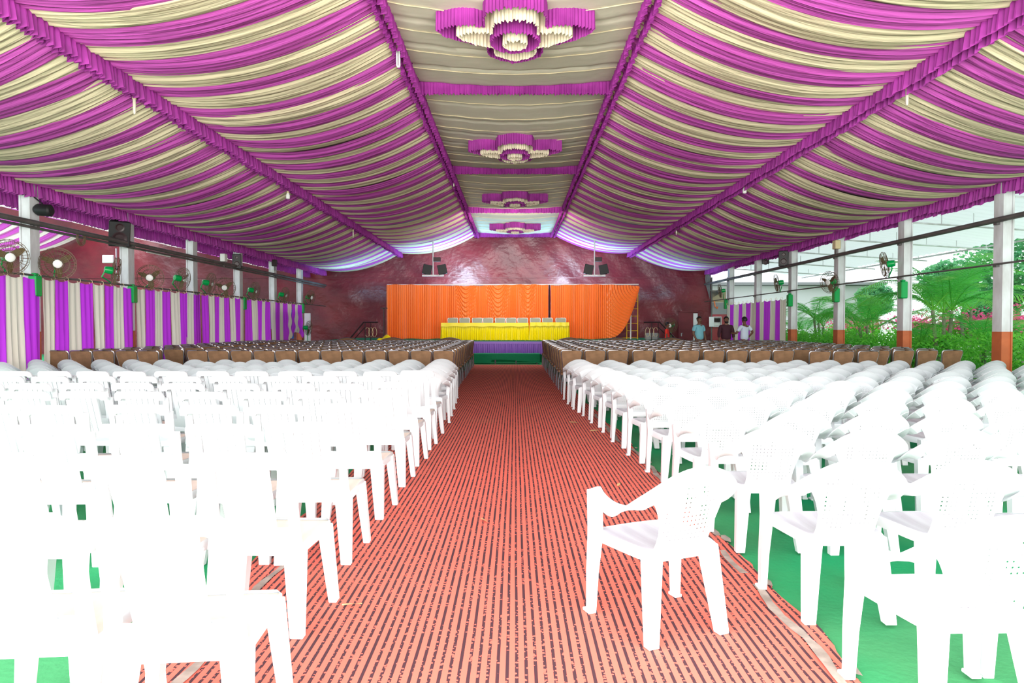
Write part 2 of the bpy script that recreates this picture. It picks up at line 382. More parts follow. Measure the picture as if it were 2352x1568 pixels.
long_valance(5.82, 5.27, .30, Y0, YW - .1, 'long ruffled purple valance between the two right ceiling slopes', seed=2)
long_valance(-1.93, 6.22, .26, Y0, YW - .1, 'ruffled purple valance on the left edge of the centre ceiling strip', seed=3)
long_valance(1.93, 6.22, .26, Y0, YW - .1, 'ruffled purple valance on the right edge of the centre ceiling strip', seed=4)
long_valance(-XE - .0, 4.36, .30, Y0, YW - .1, 'ruffled purple eave valance along the left posts', seed=5, gap=.12)
long_valance(XE + .0, 4.36, .28, Y0, YW - .1, 'ruffled purple eave valance along the right posts', seed=6, gap=.12)
for i, y in enumerate(BY):
    t = thing('cross_valance', (0, y, 0)); b = MB()
    ruffle(b, [(-1.88, -.03, 0), (1.88, -.03, 0)], 6.24, .27, .013, .065, 4, 1.4, 6, .012, 11 + i)
    b.build('ruffle', M['ruffle'], t, smooth=True)
    b = MB(); ruffle(b, [(-1.88, .05, 0), (1.88, .05, 0)], 6.24, .23, .016, .085, 4, 1.5, 6, .03, 21 + i)
    b.build('back_ruffle', M['ruffle'], t, smooth=True)
    tag(t, f'ruffled purple valance across the centre ceiling strip, {ONES[i + 1]} from camera', 'valance', 'cross valances of the centre strip')

QF = [(0, -1.0), (.20, -.95), (.40, -.82), (.46, -.6), (.45, -.36), (.60, -.43), (.85, -.43), (1.17, -.28), (1.08, -.08), (.88, .10), (.65, .24), (.42, .33), (.44, .55), (.40, .72), (.2, .90), (0, 1.0)]
def qf(scale):
    q = QF + [(-x, y) for x, y in QF[-2::-1]]; out = []
    for a, b in zip(q, q[1:]):
        for k in range(4): out.append(((a[0] + (b[0] - a[0]) * k / 4) * scale, (a[1] + (b[1] - a[1]) * k / 4) * scale, 0))
    out.append((q[-1][0] * scale, q[-1][1] * scale, 0)); return out
def circ(r): return [(r * math.cos(a / 36 * 2 * math.pi), r * math.sin(a / 36 * 2 * math.pi), 0) for a in range(37)]
for i, y in enumerate([10.35, 17.25, 24.1, 31.0]):
    t = thing('ceiling_flower', (0, y, 0))
    for nm, path, zt, dr, mm in (('outer_ruffle', qf(1.0), 6.16, .34, 'ruffle'), ('inner_ruffle', qf(.74), 6.12, .36, 'cream_ruffle'),
                                 ('centre_ruffle', circ(.37), 6.08, .34, 'ruffle'), ('core_ruffle', circ(.18), 6.02, .32, 'cream_ruffle')):
        b = MB(); ruffle(b, path, zt, dr, .014, .058, 3, .6, 6, .02, i); b.build(nm, M[mm], t, smooth=True)
    tag(t, f'hanging flower shape of pleated purple and cream cloth, {ONES[i + 1]} from camera on the ceiling', 'decoration', 'pleated ceiling flowers')

# neighbouring hall to the left: same kind of drapes, no roof sheets over them
XO = -20.2
ceil2 = struct(thing('ceiling_left_hall', (0, 0, 0)))
for k, (x0, z0, x1, z1) in enumerate(SL):
    if k == 0: continue
    for i in range(20, NS):
        pu = i % 2 == 0
        drape(ceil2, XO, x0, z0, x1, z1, Y0 + i * DY, Y0 + (i + 1) * DY, i + 50, .36, M['purple_lit' if pu else 'cream_lit'], 'purple_drape' if pu else 'cream_drape', k)
long_valance(9.65, 4.27, .30, 9, YW - .1, 'darker ruffled purple valance of the neighbouring hall behind the left eave', seed=7, gap=.05, xo=XO)
long_valance(5.82, 5.3, .3, 11, YW - .1, 'near inner purple valance of the neighbouring hall on the left', seed=8, xo=XO)
long_valance(1.93, 6.22, .26, 12, YW - .1, 'near purple valance of the neighbouring hall centre strip', seed=9, xo=XO)
long_valance(-1.93, 6.22, .26, 15, YW - .1, 'far purple valance of the neighbouring hall centre strip', seed=10, xo=XO)
long_valance(-5.82, 5.27, .3, 18, YW - .1, 'far inner purple valance of the neighbouring hall on the left', seed=12, xo=XO)
for i, y in enumerate((24.1,)):
    t = thing('ceiling_flower', (XO, y, 0))
    for nm, path, zt, dr, mm in (('outer_ruffle', qf(1.0), 6.16, .34, 'ruffle'), ('inner_ruffle', qf(.74), 6.12, .36, 'cream_ruffle'), ('centre_ruffle', circ(.37), 6.08, .34, 'ruffle')):
        b = MB(); ruffle(b, path, zt, dr, .014, .09, 2, .6, 4, .02, i); b.build(nm, M[mm], t, smooth=True)
    tag(t, 'pleated cloth flower hanging in the neighbouring hall on the left', 'decoration')

# lean-to roof and its thin frame on the right, outside the posts
b = MB()
def cor(u, v): x = 9.95 + 4.6 * u; return (x, 3 + 31.4 * v, 4.62 - .14 * (x - 9.95) + .025 * math.sin(v * 31.4 / .18 * 2 * math.pi / 2))
b.grid(cor, 2, 900); struct(b.build('lean_to_roof', M['roofsheet']))
t = thing('roof_frame', (0, 0, 0))
for x in (10.9, 12.4, 14.4):
    z = 4.5 - .14 * (x - 9.95); MB().box((x, 18.5, z), (.05, 31, .05)).build('purlin', M['post'], t)
for y in PY[1:] + [PY[0]]:
    g = MB().tube([(9.9, y, 4.05), (14.5, y, 3.75)], .025, 5)
    for x in (10.7, 11.5, 12.4, 13.3, 14.2): g.tube([(x, y, 4.06 - .065 * (x - 9.9)), (x, y, 4.5 - .14 * (x - 9.95))], .012, 4)
    g.build('truss', M['post'], t)
tag(t, 'thin white steel trusses under the corrugated lean-to roof on the right', 'roof frame')

# ------------------------------------------------------------------ carpet down the aisle
XL, XR = -1.62, 1.42
b = MB(); NX, NY = 40, 480
def carp(u, v):
    y = .6 + 24.7 * v
    e = .018 * math.sin(y * 2.3) + .012 * math.sin(y * 6.1 + 1) + .02 * (hash1(int(y * 7), 3) - .5)
    xr = XR + e - .35 * max(0, (y - 9) / 16); xl = XL + e * .7
    x = xl + (xr - xl) * u
    return (x, y, .012 + (.004 * math.sin(y * 9 + x * 3) if u > .93 else 0))
b.grid(carp, NX, NY)
tag(b.build('carpet', M['carpet']), 'long red carpet with broken dark stripes down the middle aisle', 'carpet')
b = MB()
for k, (x, ya, yb) in enumerate([(1.33, 2.1, 4.3), (1.38, 4.6, 7.9), (1.30, 8.2, 11), (-1.36, 2.3, 3.2), (-1.40, 3.6, 4.9)]):
    n = int((yb - ya) / .08); b.add([(x + .015 * math.sin(i * .7 + k) + sx * (.016 + .012 * hash1(i, k)), ya + (yb - ya) * i / n, .0175) for i in range(n + 1) for sx in (-1, 1)],
        [(2 * i, 2 * i + 1, 2 * i + 3, 2 * i + 2) for i in range(n) if hash1(i, k + 9) > .12])
tag(b.build('worn_tape', M['tape']), 'torn greyish tape and bared backing along the carpet edges', 'tape', kind='stuff')
b = MB()
for k in range(0, 20, 2):
    x = XR - .01 + .02 * hash1(k, 1); y = 1.9 + k * .42 + .2 * hash1(k, 2); r = .03 + .03 * hash1(k, 3)
    b.add([(x + r * (.6 + .6 * hash1(k, j)) * math.cos(j) * .6, y + r * 1.7 * math.sin(j) * (.6 + .6 * hash1(k, j + 9)), .0185) for j in range(6)], [tuple(range(6))])
tag(b.build('worn_patch', M['tape']), 'bare grey spots where the green felt is torn beside the carpet', 'stain', kind='stuff')
LF = [(805, 1405, .05, 'pale torn scrap lying on the carpet left of centre'), (770, 1382, .03, 'small oval dry leaf by the left aisle chair leg'), (1318, 974, .10, 'long dry leaf strip across the carpet by the right chairs'),
      (1367, 993, .07, 'short dry leaf strip near the right aisle chairs'), (1422, 1120, .05, 'curled dry leaf on the carpet beyond the lone chair'), (1112, 1205, .05, 'white paper scrap in the middle of the carpet')]
for k, (px, py, s, lb) in enumerate(LF):
    Y = H * F / (py - VY); x = (px - VX) * Y / F
    b = MB(); b.grid(lambda u, v, s=s, k=k: ((u - .5) * s * 2 , (v - .5) * s * .5 * math.sin(math.pi * (u * .9 + .05)), .006 * math.sin(3 * u + 2 * v) + .008), 6, 3)
    o = b.build('paper_scrap' if 'scrap' in lb else 'dry_leaf', M['leaflitter']); o.location = (x, Y, .018); o.rotation_euler = (0, 0, .3 + k); tag(o, lb, 'litter')

# ------------------------------------------------------------------ white chairs
def leg_b(a, b_, wa, wb, foot=None):
    m = MB(); m.beam(a, b_, wa, wb); 
    if foot: m.box((a[0] + foot[0], a[1] + foot[1], .012), (wa[0] + .012, wa[1] + .012, .024))
    return m
def slat_chair():
    t = thing('slatted_plastic_chair'); W = M['white']
    def seat(u, v):
        x = (u - .5) * (.42 + .03 * v); y = -.20 + .43 * v
        return (x, y, .428 - .012 * math.sin(math.pi * u) * math.sin(math.pi * v) + (-.012 if v > .95 else 0))
    s = MB(); s.grid(seat, 8, 8); s.cur = 1
    rim = [(-.205, -.20), (.205, -.20), (.222, .20), (.20, .235), (-.20, .235), (-.222, .20)]
    s.rings([[(x * k, y * k + .005 * 0, z) for x, y in rim] for k, z in ((1.0, .428), (1.03, .42), (1.03, .375), (.99, .375), (.97, .415))], True, False)
    s.build('seat', [M['seatwood'], W], t, smooth=True)
    for sx in (-1, 1):
        leg_b((sx * .20, -.215, 0), (sx * .175, -.165, .40), (.062, .042), (.10, .06)).build('leg', W, t, bevel=.004)
        leg_b((sx * .245, .205, 0), (sx * .205, .185, .405), (.042, .062), (.06, .085)).build('leg', W, t, bevel=.004)
        p = MB(); sect = []
        for x, y, z, w_ in cr([(.190, -.19, .40, .035), (.187, -.20, .50, .026), (.185, -.225, .65, .024), (.187, -.25, .80, .025), (.187, -.253, .815, .025)], 3):
            sect.append([(sx * x - w_, y - .011, z), (sx * x + w_, y - .011, z), (sx * x + w_ * .8, y + .013, z + .003), (sx * x - w_ * .8, y + .013, z + .003)])
        p.rings(sect); p.build('back_post', W, t, smooth=True)
    # rounded top rail, slightly curved backwards
    def yb(z): return -.19 - .17 * (z - .4) / .48
    r = MB(); out = [(-.213, .80), (-.213, .835), (-.203, .862), (-.18, .880), (0, .886), (.18, .880), (.203, .862), (.213, .835), (.213, .80), (.162, .80), (.155, .812), (.14, .818), (0, .818), (-.14, .818), (-.155, .812), (-.162, .80)]
    n = len(out); 
    def ring(off): return [(x, yb(z) + off + .35 * x * x - .015, z) for x, z in out]
    v = ring(-.010) + ring(.012); r.v = v; f = []
    for i in range(n): f.append((i, (i + 1) % n, n + (i + 1) % n, n + i))
    for q in ((0, 15, 14, 1), (1, 14, 13, 2), (2, 13, 12, 3), (3, 12, 4), (4, 12, 11, 5), (5, 11, 10, 6), (6, 10, 9, 7), (7, 9, 8)):
        f.append(q); f.append(tuple(n + i for i in reversed(q)))
    r.f = f; r.m = [0] * len(f); r.build('top_rail', W, t, smooth=True)
    b_ = MB(); b_.grid(lambda u, v: ((u - .5) * .37, yb(.395 + .115 * v) - .012 + .35 * ((u - .5) * .36) ** 2, .395 + .115 * v), 8, 2)
    b_.grid(lambda u, v: ((u - .5) * .37, yb(.395 + .115 * v) + .010 + .35 * ((u - .5) * .36) ** 2, .395 + .115 * v), 8, 2); b_.build('lower_panel', W, t, smooth=True)
    for k in range(5):
        x = (k - 2) * .0485; w0 = .0215
        q = MB(); q.rings([[(x * (.93 + .07 * j / 4) - w0, yb(z) - .012 + .35 * x * x, z), (x * (.93 + .07 * j / 4) + w0, yb(z) - .012 + .35 * x * x, z), (x * (.93 + .07 * j / 4) + w0, yb(z) + .004 + .35 * x * x, z), (x * (.93 + .07 * j / 4) - w0, yb(z) + .004 + .35 * x * x, z)] for j, z in enumerate((.500, .58, .67, .75, .83))])
        q.build('back_slat', W, t)
    return t

BAND = [  # x, y, z, width vector (x, y, z), half width
    (0, -.275, .795, 0, -.45, .9, .050), (.08, -.272, .786, .05, -.45, .9, .050), (.16, -.258, .752, .25, -.42, .82, .052), (.225, -.225, .700, .55, -.35, .7, .052),
    (.268, -.165, .652, .82, -.2, .45, .046), (.287, -.085, .612, .97, -.05, -.1, .040), (.288, 0, .590, 1, 0, -.55, .036), (.284, .08, .592, 1, 0, -.7, .034), (.278, .15, .612, 1, 0, -.5, .032), (.270, .200, .640, 1, 0, -.2, .030), (.268, .228, .628, 1, 0, 0, .027)]
BAND = [(p[0] * .915, p[1], .42 + (p[2] - .42) * .955, *p[3:]) for p in BAND]
BS = cr(BAND, 3)
def band_sec(p, sx):
    c = Vector((sx * p[0], p[1], p[2])); wv = Vector((sx * p[3], p[4], p[5])).normalized() * p[6]
    return c, wv
def band(i0, i1, sx, th=.012):
    rg = []
    for i in range(i0, i1 + 1):
        c, wv = band_sec(BS[i], sx); nx = BS[min(i + 1, len(BS) - 1)]; pv = BS[max(i - 1, 0)]
        tg = Vector((sx * (nx[0] - pv[0]), nx[1] - pv[1], nx[2] - pv[2])).normalized() if i else Vector((sx, 0, 0))
        nn = wv.cross(tg).normalized() * sx
        lip = nn * -.014
        rg.append([tuple(c - wv), tuple(c - wv * .5 + nn * .004), tuple(c + wv * .5 + nn * .002), tuple(c + wv + lip), tuple(c + wv + lip - nn * th * .6), tuple(c + wv * .4 - nn * th), tuple(c - wv - nn * th)])
    return rg
def arm_chair(seatm='seatgrey'):
    t = thing('plastic_armchair'); W = M['white']
    def seat(u, v):
        hw = .175 + .065 * v ** .7; x = (u * 2 - 1) * hw; y = -.185 + .41 * v - .02 * (2 * u - 1) ** 2 * v
        return (x, y, .425 - .018 * math.sin(math.pi * u) ** .6 * math.sin(math.pi * min(v, .98)) ** .5)
    s = MB(); s.grid(seat, 10, 10); s.cur = 1
    per = [(seat(i / 10, 0)) for i in range(10)] + [seat(1, i / 10) for i in range(10)] + [seat(1 - i / 10, 1) for i in range(10)] + [seat(0, 1 - i / 10) for i in range(10)]
    s.rings([[(x * k, y * k, .425 - dz) for x, y, z in per] for k, dz in ((1, 0), (1.03, .008), (1.03, .055), (.98, .055), (.97, .01))], True, False)
    s.build('seat', [M[seatm], W], t, smooth=True)
    # backrest: fan shaped perforated panel under a flared rim
    HW = [(0, .150), (.2, .142), (.4, .150), (.6, .168), (.8, .190), (1, .215)]
    def hwf(v):
        for (a, ha), (b_, hb) in zip(HW, HW[1:]):
            if v <= b_ + 1e-9: return ha + (hb - ha) * (v - a) / (b_ - a)
    def ztop(x):
        x = abs(x)
        for p, q in zip(BS, BS[1:]):
            if p[0] <= x <= q[0]: return p[2] + (q[2] - p[2]) * (x - p[0]) / max(1e-6, q[0] - p[0]), p[1] + (q[1] - p[1]) * (x - p[0]) / max(1e-6, q[0] - p[0])
        return .7, -.22
    def pan(u, v, off=0):
        x = (2 * u - 1) * hwf(v); zt, yt = ztop(x); z = .40 + v * (zt - .40)
        y0 = -.165; yy = y0 + (yt - y0) * v ** .9 + .8 * x * x * (1 - v) - .012 * math.sin(math.pi * v)
        return (x, yy + off, z)
    p = MB(); p.grid(lambda u, v: pan(u, v), 12, 12)
    p.cur = 1; N6 = 11
    p.rings(band(0, N6, 1)); p.rings(band(0, N6, -1))
    for sx in (0, 1):
        p.rings([[pan(sx, v / 8), pan(sx + (.03 if sx == 0 else -.03), v / 8, -.012), pan(sx + (.03 if sx == 0 else -.03), v / 8, .010)] for v in range(9)])
    p.build('backrest', [M['perf'], W], t, smooth=True)
    for sx in (-1, 1):
        a = MB(); a.rings(band(N6, len(BS) - 1, sx, .016)); a.build('armrest', W, t, smooth=True)
        l = MB(); l.rings([[(sx * x - w1, y - w2, z), (sx * x + w1, y - w2, z), (sx * x + w1, y + w2 * .9, z), (sx * x - w1, y + w2 * .9, z)] for x, y, z, w1, w2 in
                           ((.255, .225, 0, .017, .026), (.250, .222, .2, .021, .031), (.240, .212, .40, .025, .040), (.246, .205, .52, .027, .036), (.248, .204, .622, .031, .030))])
        l.box((sx * .260, .232, .008), (.044, .064, .016)); l.build('leg', W, t, bevel=.003)
        leg_b((sx * .195, -.215, 0), (sx * .155, -.155, .41), (.056, .046), (.088, .06)).build('leg', W, t, bevel=.003)
    return t

cnt = 0
def inview(x, y, m=.33): return abs(x - .02) < .765 * y + m
protoS = slat_chair(); usedS = False
rowsS = [2.32, 3.30, 4.28, 5.22, 6.22, 7.08, 8.0, 8.85]
for ri, y in enumerate(rowsS):
    for ci in range(12):
        x = (-1.21 if ri else -1.09) - .502 * ci - (.05 if ri % 2 and ci > 2 else 0) - (.06 * min(ri, 3) / 3 if ci > 3 else 0)
        if not inview(x, y, .26) or x < -6.7: continue
        jx, jy, jr = (hash1(ri, ci) - .5) * .03, (hash1(ri + 5, ci) - .5) * .07, (hash1(ri, ci + 7) - .5) * .07
        if ri == 0: jr = .10; jx = 0
        loc = (x + jx, y + jy - .01, .014 if x > -1.7 else 0)
        if not usedS: o = protoS; o.location = loc; o.rotation_euler = (0, 0, jr)
        else: o = copy_tree(protoS, loc, jr)
        if not usedS: KIDS[protoS.name] = list(protoS.children); usedS = True
        tag(o, f'white slatted armless plastic chair left of aisle, {ONES[ri + 1]} row from camera, {ONES[ci + 1]} seat from aisle', 'chair', 'white slatted chairs left of the aisle')
protoA = arm_chair(); usedA = False
def put_arm(loc, rz, label, group):
    global usedA
    if not usedA: o = protoA; o.location = loc; o.rotation_euler = (0, 0, rz); KIDS[protoA.name] = list(protoA.children); usedA = True
    else: o = copy_tree(protoA, loc, rz)
    return tag(o, label, 'chair', group)
put_arm((.705, 3.26, .014), R(23), 'white plastic armchair standing alone on the red carpet, turned to the left', None)
# right block
rowsR = [2.55, 3.48, 4.49, 5.42, 6.38, 7.29, 8.15, 8.87, 9.79, 10.57, 11.4, 12.2, 13.0]
cxR = [1.63, 1.62, 1.63, 1.60, 1.56, 1.53, 1.48, 1.45, 1.40, 1.34, 1.27, 1.23, 1.21]
for ri, y in enumerate(rowsR):
    for ci in range(18):
        p = .578 if ri < 4 else .588
        x = cxR[ri] + p * ci
        if x > 9.2 or not inview(x, y, .30): continue
        jx, jy, jr = (hash1(ri, ci + 20) - .5) * .02, (hash1(ri + 5, ci + 20) - .5) * .07, (hash1(ri, ci + 27) - .5) * .05
        if ci >= 9: jr += .10; jy -= .15; x += .012 * (ci - 8)
        put_arm((x + jx, y + jy, .014 if x - .28 < XR else 0), jr, f'white dotted-back plastic armchair right of aisle, {ONES[ri + 1]} row from camera, {ONES[ci + 1]} seat from aisle', 'white armchairs right of the aisle')
rowsL = [9.75, 10.55, 11.4, 12.3, 13.2]
for ri, y in enumerate(rowsL):
    for ci in range(14):
        x = -1.24 - .04 * ri - .592 * ci
        if x < -9.2 or not inview(x, y, .3): continue
        jx, jy, jr = (hash1(ri, ci + 40) - .5) * .02, (hash1(ri + 5, ci + 40) - .5) * .08, (hash1(ri, ci + 47) - .5) * .05
        if ci > 9: jr -= .10; x -= .012 * (ci - 9)
        put_arm((x + jx, y + jy, .014 if x + .28 > XL else 0), jr, f'white dotted-back plastic armchair left of aisle, {ONES[ri + 1]} armchair row from camera, {ONES[ci + 1]} seat', 'white armchairs left of the aisle')

# ------------------------------------------------------------------ brown banquet chairs
def banquet(fabric='brown', metal='chrome', nm='banquet_chair', grp=None, lod=0):
    t = thing(nm); ns = 5 if lod else 8
    out = []
    for x, z in [(.168, .46), (.197, .70), (.217, .85)]: out.append((x, z))
    out += [(.220, .90), (.209, .930), (.180, .942), (0, .947)]
    full = out + [(-x, z) for x, z in out[-2::-1]]
    def yb(z): return -.20 - .13 * (z - .42) / .52
    b_ = MB(); n = len(full)
    b_.add([(x * .95, yb(z) - .020 + .15 * x * x, .46 + (z - .46) * .985) for x, z in full] + [(x * .95, yb(z) + .022 + .15 * x * x, .46 + (z - .46) * .985) for x, z in full],
           [tuple(range(n)), tuple(range(2 * n - 1, n - 1, -1))] + [(i, (i + 1) % n, n + (i + 1) % n, n + i) for i in range(n)])
    b_.build('backrest', M[fabric], t)
    f_ = MB(); f_.tube([(.205, -.235, .0), (.195, -.20, .25), (.165, -.205, .44)] + [(x, yb(z) + .15 * x * x, z) for x, z in full] + [(-.165, -.205, .44), (-.195, -.20, .25), (-.205, -.235, 0)], .014, ns - 2)
    f_.build('back_frame', M[metal], t, smooth=True)
    s = MB(); s.grid(lambda u, v: ((u - .5) * .41, -.20 + .41 * v, .455 + .025 * (math.sin(math.pi * u) * math.sin(math.pi * v)) ** .4), 6, 6)
    s.box((0, .005, .435), (.42, .42, .04)); s.build('seat', M[fabric], t, smooth=True)
    for sx in (-1, 1):
        MB().tube([(sx * .20, .215, 0), (sx * .195, .19, .25), (sx * .19, .17, .42)], .0125, ns - 2).build('leg', M[metal], t, smooth=True)
    MB().tube([(-.19, -.2, .2), (.19, -.2, .2)], .008, 4).tube([(-.195, .2, .2), (.195, .2, .2)], .008, 4).build('stretcher', M[metal], t)
    return t
protoB = banquet(); KIDS[protoB.name] = list(protoB.children); usedB = False; restB = []
rowsB = [14.35 + .93 * i for i in range(12)]
cand = []
for ri, y in enumerate(rowsB):
    for s, n in ((-1, 17), (1, 17)):
        for ci in range(n):
            if s < 0: x = -1.50 - .02 * ri - .467 * ci - (.45 if ci > 11 else 0)
            else: x = 1.20 + .497 * ci + (.02 if ci > 9 else 0)
            if abs(x) > 9.45: continue
            jx, jy, jr = (hash1(ri, ci + 60 * s) - .5) * .025, (hash1(ri + 5, ci + 60 * s) - .5) * .08, (hash1(ri, ci + 67 * s) - .5) * .05
            if s > 0 and 10 <= ci <= 12: jy -= .45; jr += .10
            if s > 0 and ci > 12: jr += .06
            if ri == 0 and s < 0 and ci > 11: jy -= .15
            cand.append((ri, s, ci, x + jx, y + jy + (.2 if s > 0 else 0), jr))
for k, (ri, s, ci, x, y, jr) in enumerate(cand):
    if k >= 297: restB.append((x, y, jr)); continue
    if not usedB: o = protoB; o.location = (x, y, 0); o.rotation_euler = (0, 0, jr); usedB = True
    else: o = copy_tree(protoB, (x, y, 0), jr)
    tag(o, f'brown padded chrome-framed chair {side[s]} of aisle, {ONES[ri + 1]} brown row from camera, {ONES[ci + 1]} seat from aisle', 'chair', f'brown banquet chairs {side[s]} of the aisle')
b = MB(); 
for ch in KIDS[protoB.name]:
    b.cur = 0 if ch.data.materials[0] == M['brown'] else 1
    vs = [v.co.copy() for v in ch.data.vertices]; fs = [tuple(p.vertices) for p in ch.data.polygons]
    for x, y, jr in restB:
        m4 = Matrix.Translation((x, y, 0)) @ Matrix.Rotation(jr, 4, 'Z'); b.add([m4 @ v for v in vs], fs)
tag(b.build('banquet_chairs', [M['brown'], M['chrome']]), 'farthest rows of brown banquet chairs massed near the stage', 'chairs', kind='stuff')

# curved sofas in the front row by the stage
def sofa(px, wd, lb, dk='brown'):
    Y = 25.9; x = (px - VX) * Y / F
    t = thing('curved_back_sofa', (x, Y, 0))
    b_ = MB(); b_.rings([[(a * wd / 2, -.40 + d, 0), (a * wd / 2, -.40 + d, .80 + .20 * math.cos(a * 1.45)), (a * wd / 2, -.28 + d, .80 + .20 * math.cos(a * 1.45)), (a * wd / 2, -.22 + d, 0)] for a in [i / 8 - 1 for i in range(17)] for d in [0]])
    b_.build('backrest', M[dk], t)
    rim = MB(); rim.tube([(a * wd / 2, -.34, .81 + .20 * math.cos(a * 1.45)) for a in [i / 8 - 1 for i in range(17)]], .022, 6); rim.build('metal_rim', M['chrome'], t, smooth=True)
    MB().box((0, .05, .30), (wd * .92, .62, .26)).build('seat', M[dk], t, bevel=.03)
    for sx in (-1, 1): MB().box((sx * wd * .46, .02, .38), (.1, .68, .45)).build('armrest', M[dk], t, bevel=.02)
    tag(t, lb, 'sofa', 'curved-back sofas in the front row')
for px, wd, lb in ((802, 1.1, 'dark curved-back sofa before the stage, farthest left of the front row'), (905, 1.25, 'curved-back sofa before the stage, in front of the orange curtain left end'), (1035, 1.2, 'curved-back sofa before the stage, next to the left aisle edge'),
                   (1306, 1.2, 'curved-back sofa before the stage, next to the right aisle edge'), (1415, 1.25, 'curved-back sofa before the stage, in front of the orange curtain right end'), (1535, 1.5, 'curved-back sofa before the stage, in front of the right stair rail')):
    sofa(px, wd, lb)

# ------------------------------------------------------------------ stage
SY, SZ = 26.9, .86
struct(MB().box((-.4, (SY + YW) / 2, SZ / 2), (15.4, YW - SY, SZ)).build('stage_platform', M['cloth_green']))
x0, x1 = (1080 - VX) * SY / F - .1, (1250 - VX) * SY / F + .1
b = MB(); ruffle(b, [(x1, SY - .05, 0), (x0, SY - .05, 0)], SZ - .03, .50, .022, .085, 4, 1.2, 6, .02, 3)
b.box(((x0 + x1) / 2, SY - .045, SZ - .06), (x1 - x0, .03, .09))
tag(b.build('stage_skirt', M['violet'], smooth=True), 'violet pleated satin skirt hung on the stage front between the chair blocks', 'skirt')
t = thing('stage_step', (-.36, SY - .75, 0)); 
def stepc(u, v):
    x = (u - .5) * 2.62; s = v * 1.1
    if s < .62: return (x, .3 - s, .40 + .004 * math.sin(x * 6))
    d = s - .62; return (x, -.32 - .05 * d - .01 * math.sin(x * 7), .40 - d * (1.0 + (.25 if u < .3 else -.22 * math.sin(u * 4))) * .62)
b = MB(); b.grid(stepc, 40, 24); b.build('cloth_cover', M['cloth_green'], t, smooth=True)
MB().box((0, 0, .30), (2.55, .56, .16)).build('tread', M['black'], t)
for xx in (-1.2, -.4, .4, 1.2): MB().beam((xx, -.2, 0), (xx, -.2, .3), (.05, .05)).beam((xx, .2, 0), (xx, .2, .3), (.05, .05)).build('leg', M['darkmetal'], t)
tag(t, 'low stage step draped in dark green cloth at the aisle end', 'step')

# orange backdrop on a pipe frame
CY = 30.5; ZT = 3.30
def pxX(px, Y=CY): return (px - VX) * Y / F
def backdrop(pa, pb, label, sweep, swags, seed):
    xa, xb = pxX(pa), pxX(pb); wd = xb - xa
    def f(u, v):
        x = xa + wd * u; zb = SZ + .02 + .02 * math.sin(x * 5)
        zt = ZT + .03 * math.sin(x * 1.1 + seed) + .012 * math.sin(x * 9)
        amp = .032; xx = x
        ph = x * 2 * math.pi / .088 + 1.8 * math.sin(x * 2.3 + seed) + .9 * math.sin(x * 7.1)
        if sweep:
            us = .56
            if u > us:
                q = (u - us) / (1 - us); zb = zb + (ZT - zb - .12) * q ** 3.2
                # folds fan out from the tied top corner
                z = zt + (zb - zt) * v; dx, dz = xb - x, ZT - z
                r = math.hypot(dx * 1.0, dz * 1.05); ph2 = r * 2 * math.pi / .13; k = min(1, q * 2.2)
                y = CY + amp * ((1 - k) * math.sin(ph) + k * math.sin(ph2)) - .15 * q * v
                return (x, y, z)
        z = zt + (zb - zt) * v
        y = CY + amp * (.5 + .6 * v) * math.sin(ph) + .03 * math.sin(x * 2 * math.pi / .61 + seed + v)
        for cx, hw, dp in swags:
            d = (x - cx) / (hw * (1 - .5 * v)) if v < .95 else 9
            if abs(d) < 1 and v < dp:
                k = (1 - d * d) ** .7 * (1 - v / dp) ** .4
                y = y * (1 - k) + k * (CY - .06 + .035 * math.sin((z + 1.0 * (1 - d * d)) * 2 * math.pi / .20))
        return (x, y, z)
    b_ = MB(); b_.grid(f, int(wd / .016), 96); return tag(b_.build('stage_curtain', M['orange'], smooth=True), label, 'curtain')
X = pxX
backdrop(888, 1259, 'long orange pleated stage curtain behind the yellow table, left of the dark gap', False, [(X(1070), .55, .8), (X(1144), .6, .85), (X(1212), .42, .6)], 1)
backdrop(1265, 1467, 'shorter orange stage curtain, its right corner gathered up high', True, [], 4)
t = thing('backdrop_stand', (0, CY + .1, 0))
MB().tube([(X(888), 0, 3.32), (X(1467), 0, 3.34)], .025, 8).build('top_pipe', M['whitemetal'], t)
for px in (890, 1262): MB().tube([(X(px), 0, SZ), (X(px), 0, 3.32)], .025, 8).build('upright', M['darkmetal'], t)
tag(t, 'thin pipe frame that carries the orange stage curtains', 'frame')
t = thing('scaffold_frame', (0, CY + .18, 0))
for px in (1441, 1466): MB().tube([(X(px), 0, SZ), (X(px), 0, 3.28)], .02, 8).build('upright', M['scaffold'], t)
for i in range(8): MB().tube([(X(1415 if i in (0, 2) else 1441), 0, SZ + .06 + i * .33), (X(1466), 0, SZ + .06 + i * .33)], .014, 6).build('rung', M['scaffold'], t)
MB().tube([(X(1415), 0, SZ), (X(1415), 0, SZ + .72)], .014, 6).build('upright', M['scaffold'], t)
MB().tube([(X(1450), 0, SZ), (X(1450), 0, SZ + 1.1)], .03, 6).build('post', M['whitemetal'], t)
tag(t, 'yellow steel ladder frame standing at the right end of the orange curtain', 'scaffold')

